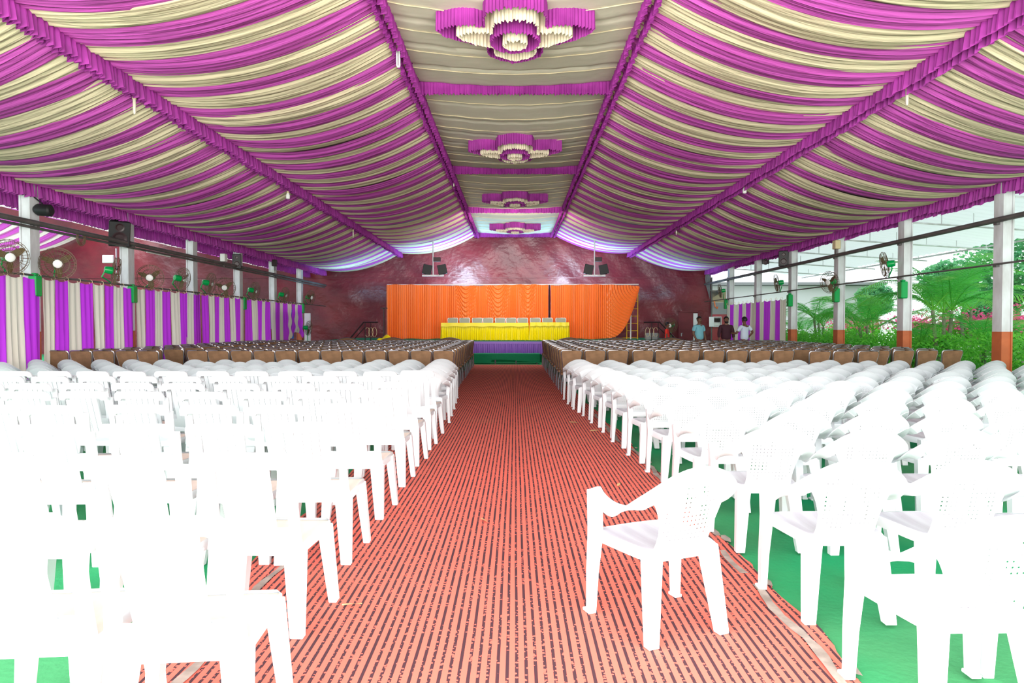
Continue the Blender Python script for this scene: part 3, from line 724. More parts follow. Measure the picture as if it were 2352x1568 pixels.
# two skirted tables
TY = 27.9
for pa, pb, lb in ((1012, 1215, 'longer yellow satin-skirted table on the stage, left one'), (1216, 1308, 'shorter yellow satin-skirted table on the stage, right one')):
    xa, xb = X(pa, TY), X(pb, TY); t = thing('skirted_table', ((xa + xb) / 2, TY, SZ)); hw = (xb - xa) / 2 - .03
    zz = .72 if pb < 1300 else .735
    MB().box((0, .38, zz), (2 * hw, .78, .03)).build('tabletop', M['yellow'], t, bevel=.008)
    b = MB(); b.grid(lambda u, v: ((2 * u - 1) * (hw + .01), -.02 - .012 * v + .006 * math.sin(u * 40), zz + .015 - (.15 + .01 * math.sin(u * 30)) * v), 60, 4); b.build('cloth_band', M['yellow'], t, smooth=True)
    b = MB(); ruffle(b, [(hw, .78, 0), (hw + .02, 0, 0), (-hw - .02, 0, 0), (-hw, .78, 0)], zz - .08, zz - .10, .016, .075, 5, 1.6, 6, .01, 5); b.build('skirt', M['yellow'], t, smooth=True)
    for sx in (-1, 1):
        for yy in (.1, .68): MB().beam((sx * (hw - .12), yy, 0), (sx * (hw - .12), yy, zz), (.035, .035)).build('leg', M['darkmetal'], t)
    tag(t, lb, 'table')
protoG = banquet('stagechair', 'whitemetal', 'padded_chair'); KIDS[protoG.name] = list(protoG.children)
for i, px in enumerate([1038, 1066, 1095, 1121, 1149, 1175, 1201, 1229, 1259, 1288]):
    loc = (X(px, TY + 1.1), TY + 1.1, SZ)
    if i == 0: o = protoG; o.location = loc
    else: o = copy_tree(protoG, loc)
    o.rotation_euler = (0, 0, math.pi + (hash1(i, 3) - .5) * .15)
    tag(o, f'pale padded chair behind the yellow stage tables, {ONES[i + 1]} from the left', 'chair', 'pale chairs behind the stage tables')
b = MB(); b.grid(lambda u, v: ((u - .5) * .75, (v - .5) * .4, .16 * math.sin(math.pi * u) ** .7 * math.sin(math.pi * v) ** .6 * (1 + .5 * math.sin(9 * u + 5 * v)) + .004), 18, 12)
o = b.build('cloth_bundle', M['yellow'], smooth=True); o.location = (X(886, 28.5), 28.5, SZ); tag(o, 'crumpled yellow cloth heap at the left stage edge beside the orange curtain', 'cloth')

# stair rails at both stage ends
def rail(px0, px1, flip, lb):
    Y = 28.6; xa, xb = X(px0, Y), X(px1, Y); t = thing('stair_railing', (0, Y, 0))
    z1, z0 = 1.62, .75
    xs = (xa, xa + (xb - xa) * .45, xb)
    MB().tube([(xs[0], 0, z1), (xs[1], 0, z1), (xs[2], 0, z0)], .03, 8).build('handrail', M['darkmetal'], t, smooth=True)
    MB().tube([(xs[1] - (xs[1] - xs[0]) * .1, 0, z1 - .2), (xs[2], 0, z0 - .22)], .022, 6).build('lower_rail', M['darkmetal'], t)
    for x in (xs[0] + (xs[1] - xs[0]) * .5, xs[0] + (xs[1] - xs[0]) * .9): MB().tube([(x, 0, SZ), (x, 0, z1)], .02, 6).build('baluster', M['darkmetal'], t)
    MB().tube([(xs[2], 0, 0), (xs[2], 0, z0)], .02, 6).build('baluster', M['darkmetal'], t)
    b_ = MB()
    for k in range(3):
        c = xs[0] + (xs[1] - xs[0]) * (.25 + .25 * k); b_.tube([(c + .10 * math.cos(a / 10 * 6.28), 0, 1.2 + .2 * math.sin(a / 10 * 6.28)) for a in range(11)], .008, 4)
    b_.build('scrollwork', M['socket'], t); tag(t, lb, 'railing')
rail(868, 795, 0, 'dark steel stair railing at the left end of the stage'); rail(1478, 1560, 1, 'dark steel stair railing at the right end of the stage')

# floodlights hung on pipes before the stage
for px, lb in ((995, 'left'), (1365, 'right')):
    Y = 30.9; x, z = at(px, 632, Y); t = thing('hanging_floodlight_bar', (x, Y, 0))
    MB().tube([(0, 0, z), (0, 0, 6.0)], .028, 8).build('pole', M['post'], t)
    MB().box((0, 0, z - .02), (1.0, .08, .07)).build('crossbar', M['post'], t)
    for sx in (-.27, .42):
        lm = MB().box((sx, 0, z + .26), (.40, .12, .44), M4=Matrix.Rotation(R(12 if sx < 0 else -12), 4, 'Y')).build('lamp_housing', M['black'], t, bevel=.015)
        MB().tube([(sx - .2, 0, z + .1), (sx, 0, z), (sx + .2, 0, z + .1)], .012, 5).build('bracket', M['darkmetal'], t)
    MB().box((.18, .05, z + .72), (.32, .2, .2)).build('ballast_box', M['darkmetal'], t, bevel=.01)
    tag(t, f'pair of black floodlights on a white hanging pipe above the stage, {lb} pair', 'floodlight')

# ------------------------------------------------------------------ side curtains
def side_curtain(s, y0, y1, n, first, label, lift=None, ztop=2.43, xin=.2):
    t = thing('side_curtain', (s * (XE - xin), 0, 0)); wd = (y1 - y0) / n
    for k in range(n):
        pu = (k + first) % 2 == 0; ya = y0 + k * wd
        def f(u, v, ya=ya, k=k):
            y = ya + wd * u; yn = (y - y0) / (y1 - y0); m = abs(math.sin((y - y0) / wd * math.pi))
            zt = ztop - .045 * m; zb = .04 + .02 * math.sin(y * 3)
            if lift and yn > lift: zb = .04 + 1.15 * math.sin(math.pi * min(1, (yn - lift) / (1 - lift) * .8)) ** .5
            z = zt + (zb - zt) * v
            a = .012 + .03 * v
            x = a * math.sin(y * 2 * math.pi / .17 + 1.4 * math.sin(y * 2.7 + k)) + .025 * math.sin(y * 3.3 + 2 * v)
            yy = y + .02 * math.sin(4 * v + k) * v + .03 * v * math.sin(k * 1.7)
            if lift and yn > lift: x += .04 * math.sin(z * 11 + y * 4) * v
            return (x, yy, z)
        b = MB(); b.grid(f, 14, 16); b.build('violet_strip' if pu else 'cream_strip', M['cur_pur' if pu else 'cur_cre'], t, smooth=True)
    r = MB()
    for k in range(n + 1):
        y = y0 + k * wd; r.tube([(s * .03 + .04 * math.cos(a / 8 * 6.283), y, ztop + .02 + .05 * math.sin(a / 8 * 6.283)) for a in range(9)], .006, 4, False)
    r.build('tie_ring', M['socket'], t)
    return tag(t, label, 'curtain')
def yl(px, x=9.6): return x * F / abs(VX - px)
side_curtain(-1, 9.0, yl(87), 11, 0, 'violet and cream striped side curtain at the left picture edge, nearest camera')
side_curtain(-1, yl(92.5), yl(305), 8, 1, 'violet and cream striped side curtain between the first and second left posts')
side_curtain(-1, yl(309), yl(460), 8, 1, 'violet and cream striped side curtain between the second and third left posts')
side_curtain(-1, yl(463), yl(560), 8, 0, 'violet and cream striped side curtain between the third and fourth left posts')
side_curtain(-1, yl(565), yl(693), 13, 0, 'farthest left striped side curtain, its far end tied up in a swag', lift=.66)
side_curtain(1, yl(1805), yl(1668), 13, 1, 'violet and cream striped curtain behind the standing men on the right side')

# banner cloth and garland seen below the tied-up curtain
b = MB(); b.grid(lambda u, v: (-9.95 + .03 * math.sin(u * 20), 26.6 + 3.6 * u, .9 + 1.3 * v), 30, 6); tag(b.build('banner', M['bluepr'], smooth=True), 'blue banner cloth showing behind the tied-up far left curtain', 'banner')
b = MB()
for k in range(260):
    y, z = 27.6 + 1.9 * hash1(k, 1), .25 + .75 * hash1(k, 2); b.sphere((-9.93 + .07 * hash1(k, 3), y, z), .05, 6, 4)
tag(b.build('flower_garland', M['motley']), 'orange and yellow flower garlands heaped behind the tied-up left curtain', 'garland', kind='stuff')

# ------------------------------------------------------------------ fans
def make_fan():
    t = thing('wall_fan'); G = M['fan_green']
    b = MB(); b.rings([[(r * math.cos(a / 12 * 6.283), y, r * math.sin(a / 12 * 6.283)) for a in range(12)] for y, r in ((-.20, .03), (-.19, .075), (-.10, .09), (-.02, .085), (0, .04))]); b.build('motor', G, t, smooth=True)
    c = MB()
    for y, r in ((.10, .10), (.115, .20), (.10, .29), (.06, .33), (.0, .31), (-.02, .22), (-.02, .12)):
        c.tube([(r * math.cos(a / 24 * 6.2832), y, r * math.sin(a / 24 * 6.2832)) for a in range(25)], .0055, 3, False)
    for k in range(28):
        a = k / 28 * 6.2832; c.tube([(r * math.cos(a), y, r * math.sin(a)) for r, y in ((.08, .10), (.2, .118), (.29, .10), (.33, .05), (.30, 0), (.10, -.03))], .0032, 3, False)
    c.build('cage', M['fan_wire'], t)
    for k in range(3):
        a = k * 2.0944 + .4; q = MB()
        def f(u, v, a=a):
            r = .05 + .24 * u; w_ = (.035 + .075 * math.sin(math.pi * min(1, u * .85 + .12))) * (v - .5) * 1.3; th = a + w_ / max(r, .08) * .9
            return (r * math.cos(th), .05 + .05 * (v - .5), r * math.sin(th))
        q.grid(f, 6, 4); q.build('blade', M['fan_blade'], t, smooth=True)
    MB().sphere((0, .12, 0), .085, 14, 6, (1, .25, 1)).build('hub_cap', M['hub'], t, smooth=True)
    return t
fan0 = make_fan(); KIDS[fan0.name] = list(fan0.children); fused = False
def place_fan(x, y, z, yaw, label, arm, group=None):
    global fused
    if abs(x) == 9.45 and x < 0: x += .06
    if not fused: o = fan0; o.location = (x, y, z); o.rotation_euler = (R(-8), 0, yaw); fused = True
    else: o = copy_tree(fan0, (x, y, z), yaw); o.rotation_euler = (R(-8), 0, yaw)
    m = MB(); inv = (Matrix.Translation((x, y, z)) @ Matrix.Rotation(yaw, 4, 'Z') @ Matrix.Rotation(R(-8), 4, 'X')).inverted()
    pts = [inv @ Vector(p) for p in arm]; m.tube(pts, .017, 6); m.build('mounting_arm', M['fan_green'], o, smooth=True)
    return tag(o, label, 'fan', group)
LFAN = [(10, 590, -2.2), (125, 605, -2.55), (255, 622, -.9), (340, 637, -2.85), (410, 640, -.5), (475, 650, -.75), (513, 660, -2.95), (578, 667, -.7), (648, 677, -.8), (708, 683, -1.9)]
for i, (px, py, yaw) in enumerate(LFAN):
    X_ = 9.45; y = X_ * F / (VX - px); z = H + (VY - py) * y / F; x = -X_; dv = Vector((math.sin(yaw), -math.cos(yaw), 0)) * .12
    place_fan(x, y, z, yaw, f'green wall fan with brown wire cage above the left striped curtains, {ONES[i + 1]} from the left', [(x + dv.x, y + dv.y, z), (x + dv.x * 1.6, y + dv.y * 1.6, z - .14), (-9.6, y + .2, 2.50), (-9.63, y + .25, 2.47)], 'fans above the left curtains')
for i, (px, py, yaw, pos) in enumerate([(1655, 668, 1.2, 'farthest, beside the red end wall'), (1785, 650, 1.1, 'above the striped curtain end'), (1905, 648, 2.0, 'by the third post from the right'), (2032, 608, .9, 'by the second post from the right')]):
    X_ = 9.45; y = X_ * F / (px - VX); z = H + (VY - py) * y / F; x = X_; dv = Vector((math.sin(yaw), -math.cos(yaw), 0)) * .12
    place_fan(x, y, z, yaw, f'green wall fan on the open right side, {pos}', [(x + dv.x, y + dv.y, z), (x + dv.x, y + dv.y, z - .14), (9.6, y + .15, 2.74), (9.63, y + .2, 2.69)])
def stand_fan(px, py, Y, yaw, label):
    x, z = at(px, py, Y)
    o = place_fan(x, Y, z, yaw, label, [(x, Y, z - .02), (x, Y + .01, .03)])
    o2 = MB().box((0, 0, .0), (.5, .5, .05)); o2.v = [tuple((Matrix.Translation((x, Y, z)) @ Matrix.Rotation(yaw, 4, 'Z') @ Matrix.Rotation(R(-8), 4, 'X')).inverted() @ Vector((a + x, b_ + Y, c + .025))) for a, b_, c in o2.v]
    o2.build('base', M['fan_green'], o)
stand_fan(706, 753, 29.5, -.9, 'green pedestal fan standing before the dark left end of the red wall')
stand_fan(1541, 747, 29.5, 2.4, 'green pedestal fan standing behind the person in red')
def gbox(s, y, z, label):
    o = MB().box((0, 0, 0), (.16, .2, .42)).box((0, 0, .23), (.1, .12, .05)).build('green_box', M['fan_green'], bevel=.02)
    o.location = (s * (XE - .16), y, z); tag(o, label, 'box', 'green metal boxes on the posts')
for s, px, z, lb in ((-1, 91, 2.26, 'green metal box by the top corner of the second left curtain'), (-1, 311, 2.25, 'green metal box on the second left post below the pipe'), (-1, 563, 2.25, 'green metal box on the fourth left post'), (-1, 697, 2.25, 'green metal box on the last left post'),
                     (1, 1664, 2.45, 'green metal box left of the right striped curtain'), (1, 1808, 2.35, 'green metal box on the post at the striped curtain end'), (1, 1912, 2.38, 'green metal box on the third post from the right edge'), (1, 2062, 2.35, 'green metal box on the second post from the right edge')):
    gbox(s, (XE - .16) * F / abs(px - VX) - .15, z, lb)

# ------------------------------------------------------------------ loudspeakers and small fittings
def speaker(x, y, z, rz, tilt, size, label):
    a, b_, c = size; t = thing('loudspeaker', (x, y, z), rz); t.rotation_euler = (tilt, 0, rz)
    q = MB(); q.rings([[(-a / 2, -b_ / 2, zz * c / 2), (a / 2, -b_ / 2, zz * c / 2), (a * .32, b_ / 2, zz * c / 2), (-a * .32, b_ / 2, zz * c / 2)] for zz in (-1, 1)]); q.build('cabinet', M['black'], t, bevel=.02)
    q = MB()
    for zc, r in ((-c * .18, a * .36), (c * .26, a * .22)):
        q.rings([[(rr * math.cos(k / 16 * 6.283), -b_ / 2 - .012 + dy, zc + rr * math.sin(k / 16 * 6.283)) for k in range(16)] for rr, dy in ((r, .01), (r, -.004), (r * .82, -.004), (r * .3, .03))])
    q.build('driver_cone', M['darkmetal'], t, smooth=True)
    MB().box((0, b_ / 2 + .1, 0), (.06, .24, .06)).build('bracket', M['greysteel'], t)
    tag(t, label, 'speaker')
x, z = at(272, 537, 16.7); speaker(x, 16.7, z + .02, .7, .25, (.48, .4, .62), 'large black loudspeaker hung left of the second left post')
x, z = at(545, 600, 23.4); speaker(x, 23.4, z, .3, .1, (.30, .28, .50), 'small black loudspeaker on the fourth left post')
x, z = at(1800, 594, 24.2); speaker(x - .05, 24.2, z, -.35, .12, (.34, .28, .55), 'black loudspeaker hung on the right side under the eave valance')
x, z = at(1757, 600, 26.8); speaker(x, 26.8, z, -.5, .1, (.28, .22, .24), 'small dark loudspeaker left of the bigger right-hand one')
x, z = at(98, 482, 13.5); b = MB(); b.tube([(-.17, 0, 0), (-.1, 0, 0), (.14, 0, -.02), (.17, 0, -.02)], [.07, .12, .12, .09], 14); b.tube([(0, 0, .1), (-.18, .0, .25)], .015, 5)
o = b.build('horn_unit', M['black'], smooth=True); o.location = (-9.5, 13.6, z + .02); tag(o, 'black cylindrical unit fixed beside the nearest left post under the eave', 'speaker')
b = MB(); b.tube([(0, -.6, 0), (0, .6, 0)], .018, 8); b.box((-.03, 0, .03), (.03, 1.25, .05)); o = b.build('tube_light', M['bulb']); x, z = at(365, 584, 18.3); o.location = (x, 18.3, z); tag(o, 'white tube light hanging under the left pipe', 'lamp')
for px, py, Y, lb in ((482, 592, 22.3, 'small white floodlight on the thick left pipe'), (622, 604, 27.0, 'small dark floodlight on the left pipe near the fifth post'), (1937, 562, 20.2, 'yellowish lamp bracket beside the third right post')):
    x, z = at(px, py, Y); x = 9.62 if px > 1900 else -9.62; t = thing('small_floodlight', (x, Y + (.1 if px > 1900 else 0), z)); MB().box((0, 0, 0), (.16, .22, .26)).build('housing', M['darkmetal' if 'dark' in lb else ('socket' if 'yellow' in lb else 'hub')], t, bevel=.015)
    MB().box((0, .02, -.2), (.03, .05, .2)).build('bracket', M['greysteel'], t); tag(t, lb, 'lamp')
t = thing('flood_pole', (0, 30, 0)); x, _ = at(267, 600, 30); _, z1 = at(0, 566, 30); _, z0 = at(0, 640, 30)
MB().tube([(x, 0, z0), (x, 0, 4.9)], .03, 8).build('pole', M['post'], t); MB().box((x - .3, -.1, (z0 + z1) / 2 + .15), (.5, .1, .35)).build('lamp_head', M['hub'], t, bevel=.02)
MB().tube([(x + .1 + .22 * math.cos(k / 8 * 5), 0, z0 + .15 * math.sin(k / 8 * 5)) for k in range(9)], .025, 6).build('cable_loop', M['hub'], t)
tag(t, 'white pole with a pale floodlight in the neighbouring hall on the left', 'lamp')
# cable coils on the pipe
for px, py, Y in ((186, 548, 15.0),):
    b = MB(); x, z = at(px, py, Y)
    for r in (.10, .13, .16): b.tube([(.02 * r, r * math.cos(k / 16 * 6.283), r * math.sin(k / 16 * 6.283)) for k in range(17)], .010, 5)
    o = b.build('cable_coil', M['fan_wire'], smooth=True); o.location = (-9.63, yl(px, 9.63), z); tag(o, 'brown cable coil looped over the thick left pipe', 'cable')

# hanging bulbs
def bulb(px, py, Y, kind, label, zend):
    x, z = at(px, py, Y); t = thing('hanging_bulb', (x, Y, z))
    MB().tube([(0, 0, .12), (.005, 0, max(.2, zend - z))], .006, 4).build('wire', M['darkmetal'], t)
    MB().tube([(0, 0, .06), (0, 0, .13), (0, 0, .15)], [.032, .032, .018], 10).build('socket', M['socket'], t, smooth=True)
    g = MB()
    if kind == 'cfl':
        for dx, dy in ((-.02, -.02), (.02, -.02), (.02, .02), (-.02, .02)): g.tube([(dx, dy, .05), (dx, dy, -.19), (dx * .4, dy * .4, -.21)], .013, 6)
    elif kind == 'tube': g.tube([(0, 0, .06), (0, 0, -.14), (0, 0, -.17)], [.024, .024, .012], 10)
    else: g.tube([(0, 0, .06), (0, 0, .0), (0, 0, -.08), (0, 0, -.10)], [.03, .055, .05, .01], 12)
    g.build('bulb', M['glassy' if kind == 'tube' else 'bulb'], t, smooth=True); tag(t, label, 'lamp', None)
for px, py, X_, kd, lb, ze in ((917, 130, 1.95, 'cfl', 'four-tube fluorescent bulb hanging at the left edge of the centre strip', 6.1), (978, 247, 1.95, 'tube', 'clear tube bulb hanging left, by the second cross valance end', 6.1), (1386, 247, -1.95, 'tube', 'clear tube bulb hanging right, by the second cross valance end', 6.1),
                      (1043, 418, 1.95, 'tube', 'small tube bulb hanging left, by the third cross valance end', 6.1), (1311, 418, -1.95, 'tube', 'small tube bulb hanging right, by the third cross valance end', 6.1), (313, 240, 5.9, 'tube', 'clear tube bulb hanging from the left inner valance, nearest camera', 5.15),
                      (663, 450, 5.9, 'led', 'white bulb hanging midway along the left inner valance', 5.15), (812, 535, 5.9, 'tube', 'small bulb hanging at the far part of the left inner valance', 5.15), (2074, 222, -5.9, 'tube', 'clear tube bulb hanging from the right inner valance, nearest camera', 5.15),
                      (1707, 438, -5.9, 'led', 'white bulb hanging midway along the right inner valance', 5.15), (1552, 530, -5.9, 'tube', 'small bulb hanging at the far part of the right inner valance', 5.15), (1470, 12, -1.95, 'led', 'bulb hanging at the right edge of the centre strip, nearest camera', 6.1)):
    bulb(px, py, abs(X_) * F / abs(px - VX), kd, lb, ze)

# ------------------------------------------------------------------ end wall fittings on the right
WX = lambda px, Y=YW: (px - VX) * Y / F
t = struct(thing('door_1', (0, YW - .06, 0)))
MB().box((WX(1575), 0, 1.08), (WX(1590) - WX(1560), .05, 2.14)).build('door_leaf', M['door'], t)
MB().box((WX(1596), .02, 1.06), (WX(1601) - WX(1591), .04, 2.1)).build('white_strip', M['wallwhite'], t)  # plain white panel filling the gap beside the door leaf
MB().box((WX(1558.5), 0, 1.1), (.06, .09, 2.2)).box((WX(1603), 0, 1.1), (.06, .09, 2.2)).box((WX(1581), 0, 2.2), (WX(1604) - WX(1557), .09, .06)).build('door_frame', M['door'], t)
MB().box((WX(1563.5), -.05, 1.02), (.05, .04, .16)).tube([(WX(1563), -.07, 1.1), (WX(1567), -.07, 1.1)], .012, 6).build('door_handle', M['chrome'], t)
struct(MB().box((10.45, YW + .05, 1.05), (.85, .2, 2.1)).build('wall_back_low', mat('pinkish_red_plaster', (.42, .05, .07), .35, spec=.6, bump=.4, bscale=3)))
t = thing('electrical_box', (WX(1644), YW - .1, 1.68))
MB().box((0, 0, 0), (.38, .02, .5)).box((-.19, -.08, 0), (.02, .17, .5)).box((.19, -.08, 0), (.02, .17, .5)).box((0, -.08, .25), (.38, .17, .02)).box((0, -.08, -.25), (.38, .17, .02)).build('cabinet', M['whitemetal'], t)
MB().box((-.32, -.19, 0), (.25, .02, .5)).build('open_door', M['whitemetal'], t)
q = MB()
for k in range(6): q.box((-.13 + .052 * k, -.06, .08), (.036, .06, .2))
q.build('switch', M['darkmetal'], t); MB().box((0, -.06, -.12), (.3, .05, .12)).build('wiring_tray', M['hub'], t)
tag(t, 'white electrical box with its door open on the red wall beside the men', 'box')
t = thing('board_partition', (0, YW - .05, 0))
MB().box((WX(1650), 0, 2.98), (WX(1664) - WX(1633), .05, .62)).build('tan_board', M['tan'], t); MB().box((WX(1650), .0, 2.36), (WX(1668) - WX(1633), .05, .6)).build('grey_board', M['greyboard'], t)
MB().tube([(WX(1638), -.05, 2.75), (WX(1640), -.08, 2.45), (WX(1645), -.06, 2.35), (WX(1646), -.05, 2.45)], .03, 6).build('orange_hook', M['orange'], t)
MB().box((WX(1669), 0, 2.0), (.06, .1, 3.9)).box((WX(1632.5), 0, 2.0), (.06, .1, 3.9)).build('upright', M['greysteel'], t)
tag(t, 'tan and grey boards closing the gap right of the red wall', 'board')
b = MB()
for k in range(9): b.tube([(WX(1620 + k * .9) , YW - .12 - .02 * k, 4.4), (WX(1617 + k * 1.3), YW - .15, 3.9 - .05 * k), (WX(1619 + k), YW - .15, 3.5 - .08 * k), (WX(1632 + k), YW - .12, 3.25 - .03 * k), (WX(1664), YW - .2, 3.35)], .014, 5)
tag(b.build('cable_bundle', M['greysteel']), 'bundle of grey cables bulging at the right corner of the red wall', 'cable', kind='stuff')
t = thing('white_building', (15.5, 41.5, 0)); MB().box((0, 0, 1.9), (11, 4, 3.8)).build('wall', M['wallwhite'], t)
MB().box((0, -.3, 3.9), (11.6, 4.8, .14)).build('roof_slab', M['greyboard'], t); MB().box((-2.6, -2.02, 1.7), (1.6, .06, 1.2)).build('window', M['greyboard'], t)
tag(t, 'pale building wall beyond the right side curtain', 'building')
x, _ = at(706, 0, 30.6); o = MB().box((0, 0, 1.02), (.26, .12, 2.04)).build('pale_board', M['wallwhite'], bevel=.01); o.location = (x, 30.6, 0); tag(o, 'tall narrow pale board behind the left pedestal fan', 'board')
o = MB().box((0, 0, .7), (.05, .1, 1.4)).box((0, 0, 1.4), (.3, .1, .05)).build('dark_bracket', M['darkmetal']); o.location = (WX(882, 30.3), 30.3, SZ); tag(o, 'thin dark upright stand left of the orange curtain', 'stand')
o = MB().box((0, 0, .15), (.55, .4, .3)).build('pale_crate', M['greyboard'], bevel=.02); o.location = (WX(1497, 29.6), 29.6, SZ); tag(o, 'pale low crate behind the right stair railing', 'crate')

# ------------------------------------------------------------------ people
def skin_mesh(name, nodes, edges, m, parent, root=0, sub=2):
    me = bpy.data.meshes.new(name); me.from_pydata([n[0] for n in nodes], edges, []); o = bpy.data.objects.new(name, me); COL.objects.link(o)
    sk = o.modifiers.new('s', 'SKIN'); sk.use_smooth_shade = True; sk.branch_smoothing = .6
    for i, n in enumerate(nodes):
        d = me.skin_vertices[0].data[i]; r = n[1]; d.radius = r if isinstance(r, tuple) else (r, r); d.use_root = i == root
    o.modifiers.new('b', 'SUBSURF').levels = sub
    dg = bpy.context.evaluated_depsgraph_get(); nm = bpy.data.meshes.new_from_object(o.evaluated_get(dg)); nm.materials.clear(); nm.materials.append(m)
    o.modifiers.clear(); o.data = nm; o.parent = parent
    nm.polygons.foreach_set('use_smooth', [True] * len(nm.polygons)); return o
def person(x, y, rz, h, lh, rh, shirt, label, hair_full=False, long_sleeve=False, slim=1.0, floor_z=0):
    # front is +Y; lh / rh = (elbow, wrist, hand direction) for the figure's left (-x) and right (+x) arm
    t = thing('person', (x, y, floor_z), rz); k = h / 1.72; S = lambda p: tuple(c * k for c in p)
    N = []; E = []
    def nd(p, r, par=None):
        N.append((S(p), (r * k * slim, r * k * slim) if not isinstance(r, tuple) else (r[0] * k * slim, r[1] * k * slim)))
        if par is not None: E.append((par, len(N) - 1))
        return len(N) - 1
    pel = nd((0, 0, .93), (.150, .110)); wa = nd((0, .005, 1.08), (.145, .105), pel); ch = nd((0, .0, 1.27), (.160, .115), wa); up = nd((0, -.01, 1.39), (.125, .085), ch); nk = nd((0, 0, 1.475), .052, up); nk2 = nd((0, .012, 1.52), .050, nk)
    h0 = nd((0, .02, 1.58), (.066, .078), nk2); h1 = nd((0, .012, 1.645), (.076, .092), h0); h2 = nd((0, .0, 1.69), (.055, .068), h1)
    nose = nd((0, .115, 1.595), .012, h0)
    for s in (-1, 1):
        nd((s * .083, .0, 1.60), .012, h0)
        hip = nd((s * .085, 0, .86), .092, pel); kn = nd((s * .095, .01, .48), .060, hip); an = nd((s * .10, -.02, .09), .040, kn); nd((s * .105, .05, .04), .038, an); nd((s * .11, .13, .03), .030, len(N) - 1)
        arm = lh if s < 0 else rh
        sh = nd((s * .175, -.01, 1.405), .058, up); el = nd(arm[0], .040, sh); wr = nd(arm[1], .028, el)
        d = (Vector(arm[1]) - Vector(arm[0])).normalized(); pm = Vector(arm[1]) + d * .07; pa = nd(tuple(pm), .034, wr)
        side_v = d.cross(Vector((0, 1, 0))) if abs(d.y) < .8 else d.cross(Vector((1, 0, 0))); side_v.normalize()
        nrm = d.cross(side_v)
        for j, (off, ln) in enumerate(((-.030, .070), (-.010, .082), (.010, .078), (.028, .062))):
            a = pm + side_v * off + d * .03; i1 = nd(tuple(a + d * ln * .5), .010, pa); nd(tuple(a + d * ln + nrm * .02), .009, i1)
        i1 = nd(tuple(pm - d * .03 + side_v * -.05), .011, pa); nd(tuple(pm + d * .01 + side_v * -.065), .010, i1)
    skin_mesh('body', N, E, M['skin'], t)
    # shirt: torso and sleeves
    SN = []; SE = []
    def sn(p, r, par=None):
        SN.append((S(p), (r * k * slim, r * k * slim) if not isinstance(r, tuple) else (r[0] * k * slim, r[1] * k * slim)))
        if par is not None: SE.append((par, len(SN) - 1))
        return len(SN) - 1
    a = sn((0, 0, .90), (.178, .135)); b_ = sn((0, .005, 1.08), (.170, .130), a); c = sn((0, 0, 1.27), (.182, .136), b_); d_ = sn((0, -.01, 1.40), (.145, .102), c); sn((0, 0, 1.46), (.070, .068), d_)
    for s in (-1, 1):
        arm = lh if s < 0 else rh; A = Vector((s * .18, -.01, 1.41)); el = Vector(arm[0]); q = sn(tuple(A), .075, d_)
        q = sn(tuple(A.lerp(el, .75)), .064, q)
        if long_sleeve: q = sn(tuple(el), .056, q); q = sn(tuple(el.lerp(Vector(arm[1]), .6)), .046, q)
    skin_mesh('shirt', SN, SE, M[shirt], t)
    TN = []; TE = []
    def tn(p, r, par=None):
        TN.append((S(p), (r[0] * k * slim, r[1] * k * slim)));
        if par is not None: TE.append((par, len(TN) - 1))
        return len(TN) - 1
    a = tn((0, 0, .95), (.160, .120))
    for s in (-1, 1):
        q = tn((s * .09, 0, .84), (.108, .108), a); q = tn((s * .097, .01, .48), (.080, .080), q); tn((s * .102, -.018, .08), (.066, .066), q)
    skin_mesh('trousers', TN, TE, M['jeans'], t)
    hr = MB(); 
    def hf(u, v):
        th = u * 2 * math.pi; ph = v * (2.0 if hair_full else 1.55); fr = math.sin(th) > .2
        if fr: ph *= .68
        r = (.091, .108, .108); return (r[0] * k * math.sin(ph) * math.cos(th), (.005 + r[1] * math.sin(ph) * math.sin(th)) * k, (1.636 + r[2] * math.cos(ph)) * k)
    hr.grid(hf, 20, 8); hr.build('hair', M['hair'], t, smooth=True)
    for s in (-1, 1): MB().sphere((s * .032 * k, .098 * k, 1.625 * k), .010 * k, 8, 5).build('eye', M['black'], t, smooth=True)
    MB().sphere((0, .098 * k, 1.552 * k), .016 * k, 8, 5, (1.4, .4, .4)).build('mouth', M['shirt_maroon'], t, smooth=True)
    return tag(t, label, 'person')
DOWN = lambda s: ((s * .245, .0, 1.14), (s * .25, .07, .90))
PYY = 24.0
person(WX(1605, PYY), PYY, math.pi + .5, 1.78, DOWN(-1), ((.25, -.02, 1.15), (.20, .10, .93)), 'shirt_blue', 'man in light blue polo shirt and dark trousers standing by the red door', slim=1.08)
person(WX(1667, PYY), PYY, math.pi, 1.78, DOWN(-1), DOWN(1), 'shirt_maroon', 'bearded man in dark maroon long-sleeved shirt facing the camera by the curtain', long_sleeve=True, slim=1.08)
p3 = person(WX(1707, PYY), PYY - .1, .55, 1.77, ((-.30, .10, 1.16), (-.36, .36, 1.18)), ((.33, -.08, 1.20), (.26, .06, 1.02)), 'shirt_white', 'man in white shirt seen from behind, reaching towards the man in maroon', hair_full=True)
person(WX(1532, 27.6), 27.6, -math.pi / 2 - .3, 1.60, DOWN(-1), DOWN(1), 'shirt_red', 'person in red top and dark cap-like hair at the right stair railing', hair_full=True, slim=.9)
b = MB(); b.sphere((0, 0, 0), .075, 12, 6, (1, .7, .6)); o = b.build('beard', M['hair'], None, smooth=True); o.parent = bpy.data.objects['person.001']; o.location = (0, .05, 1.60)

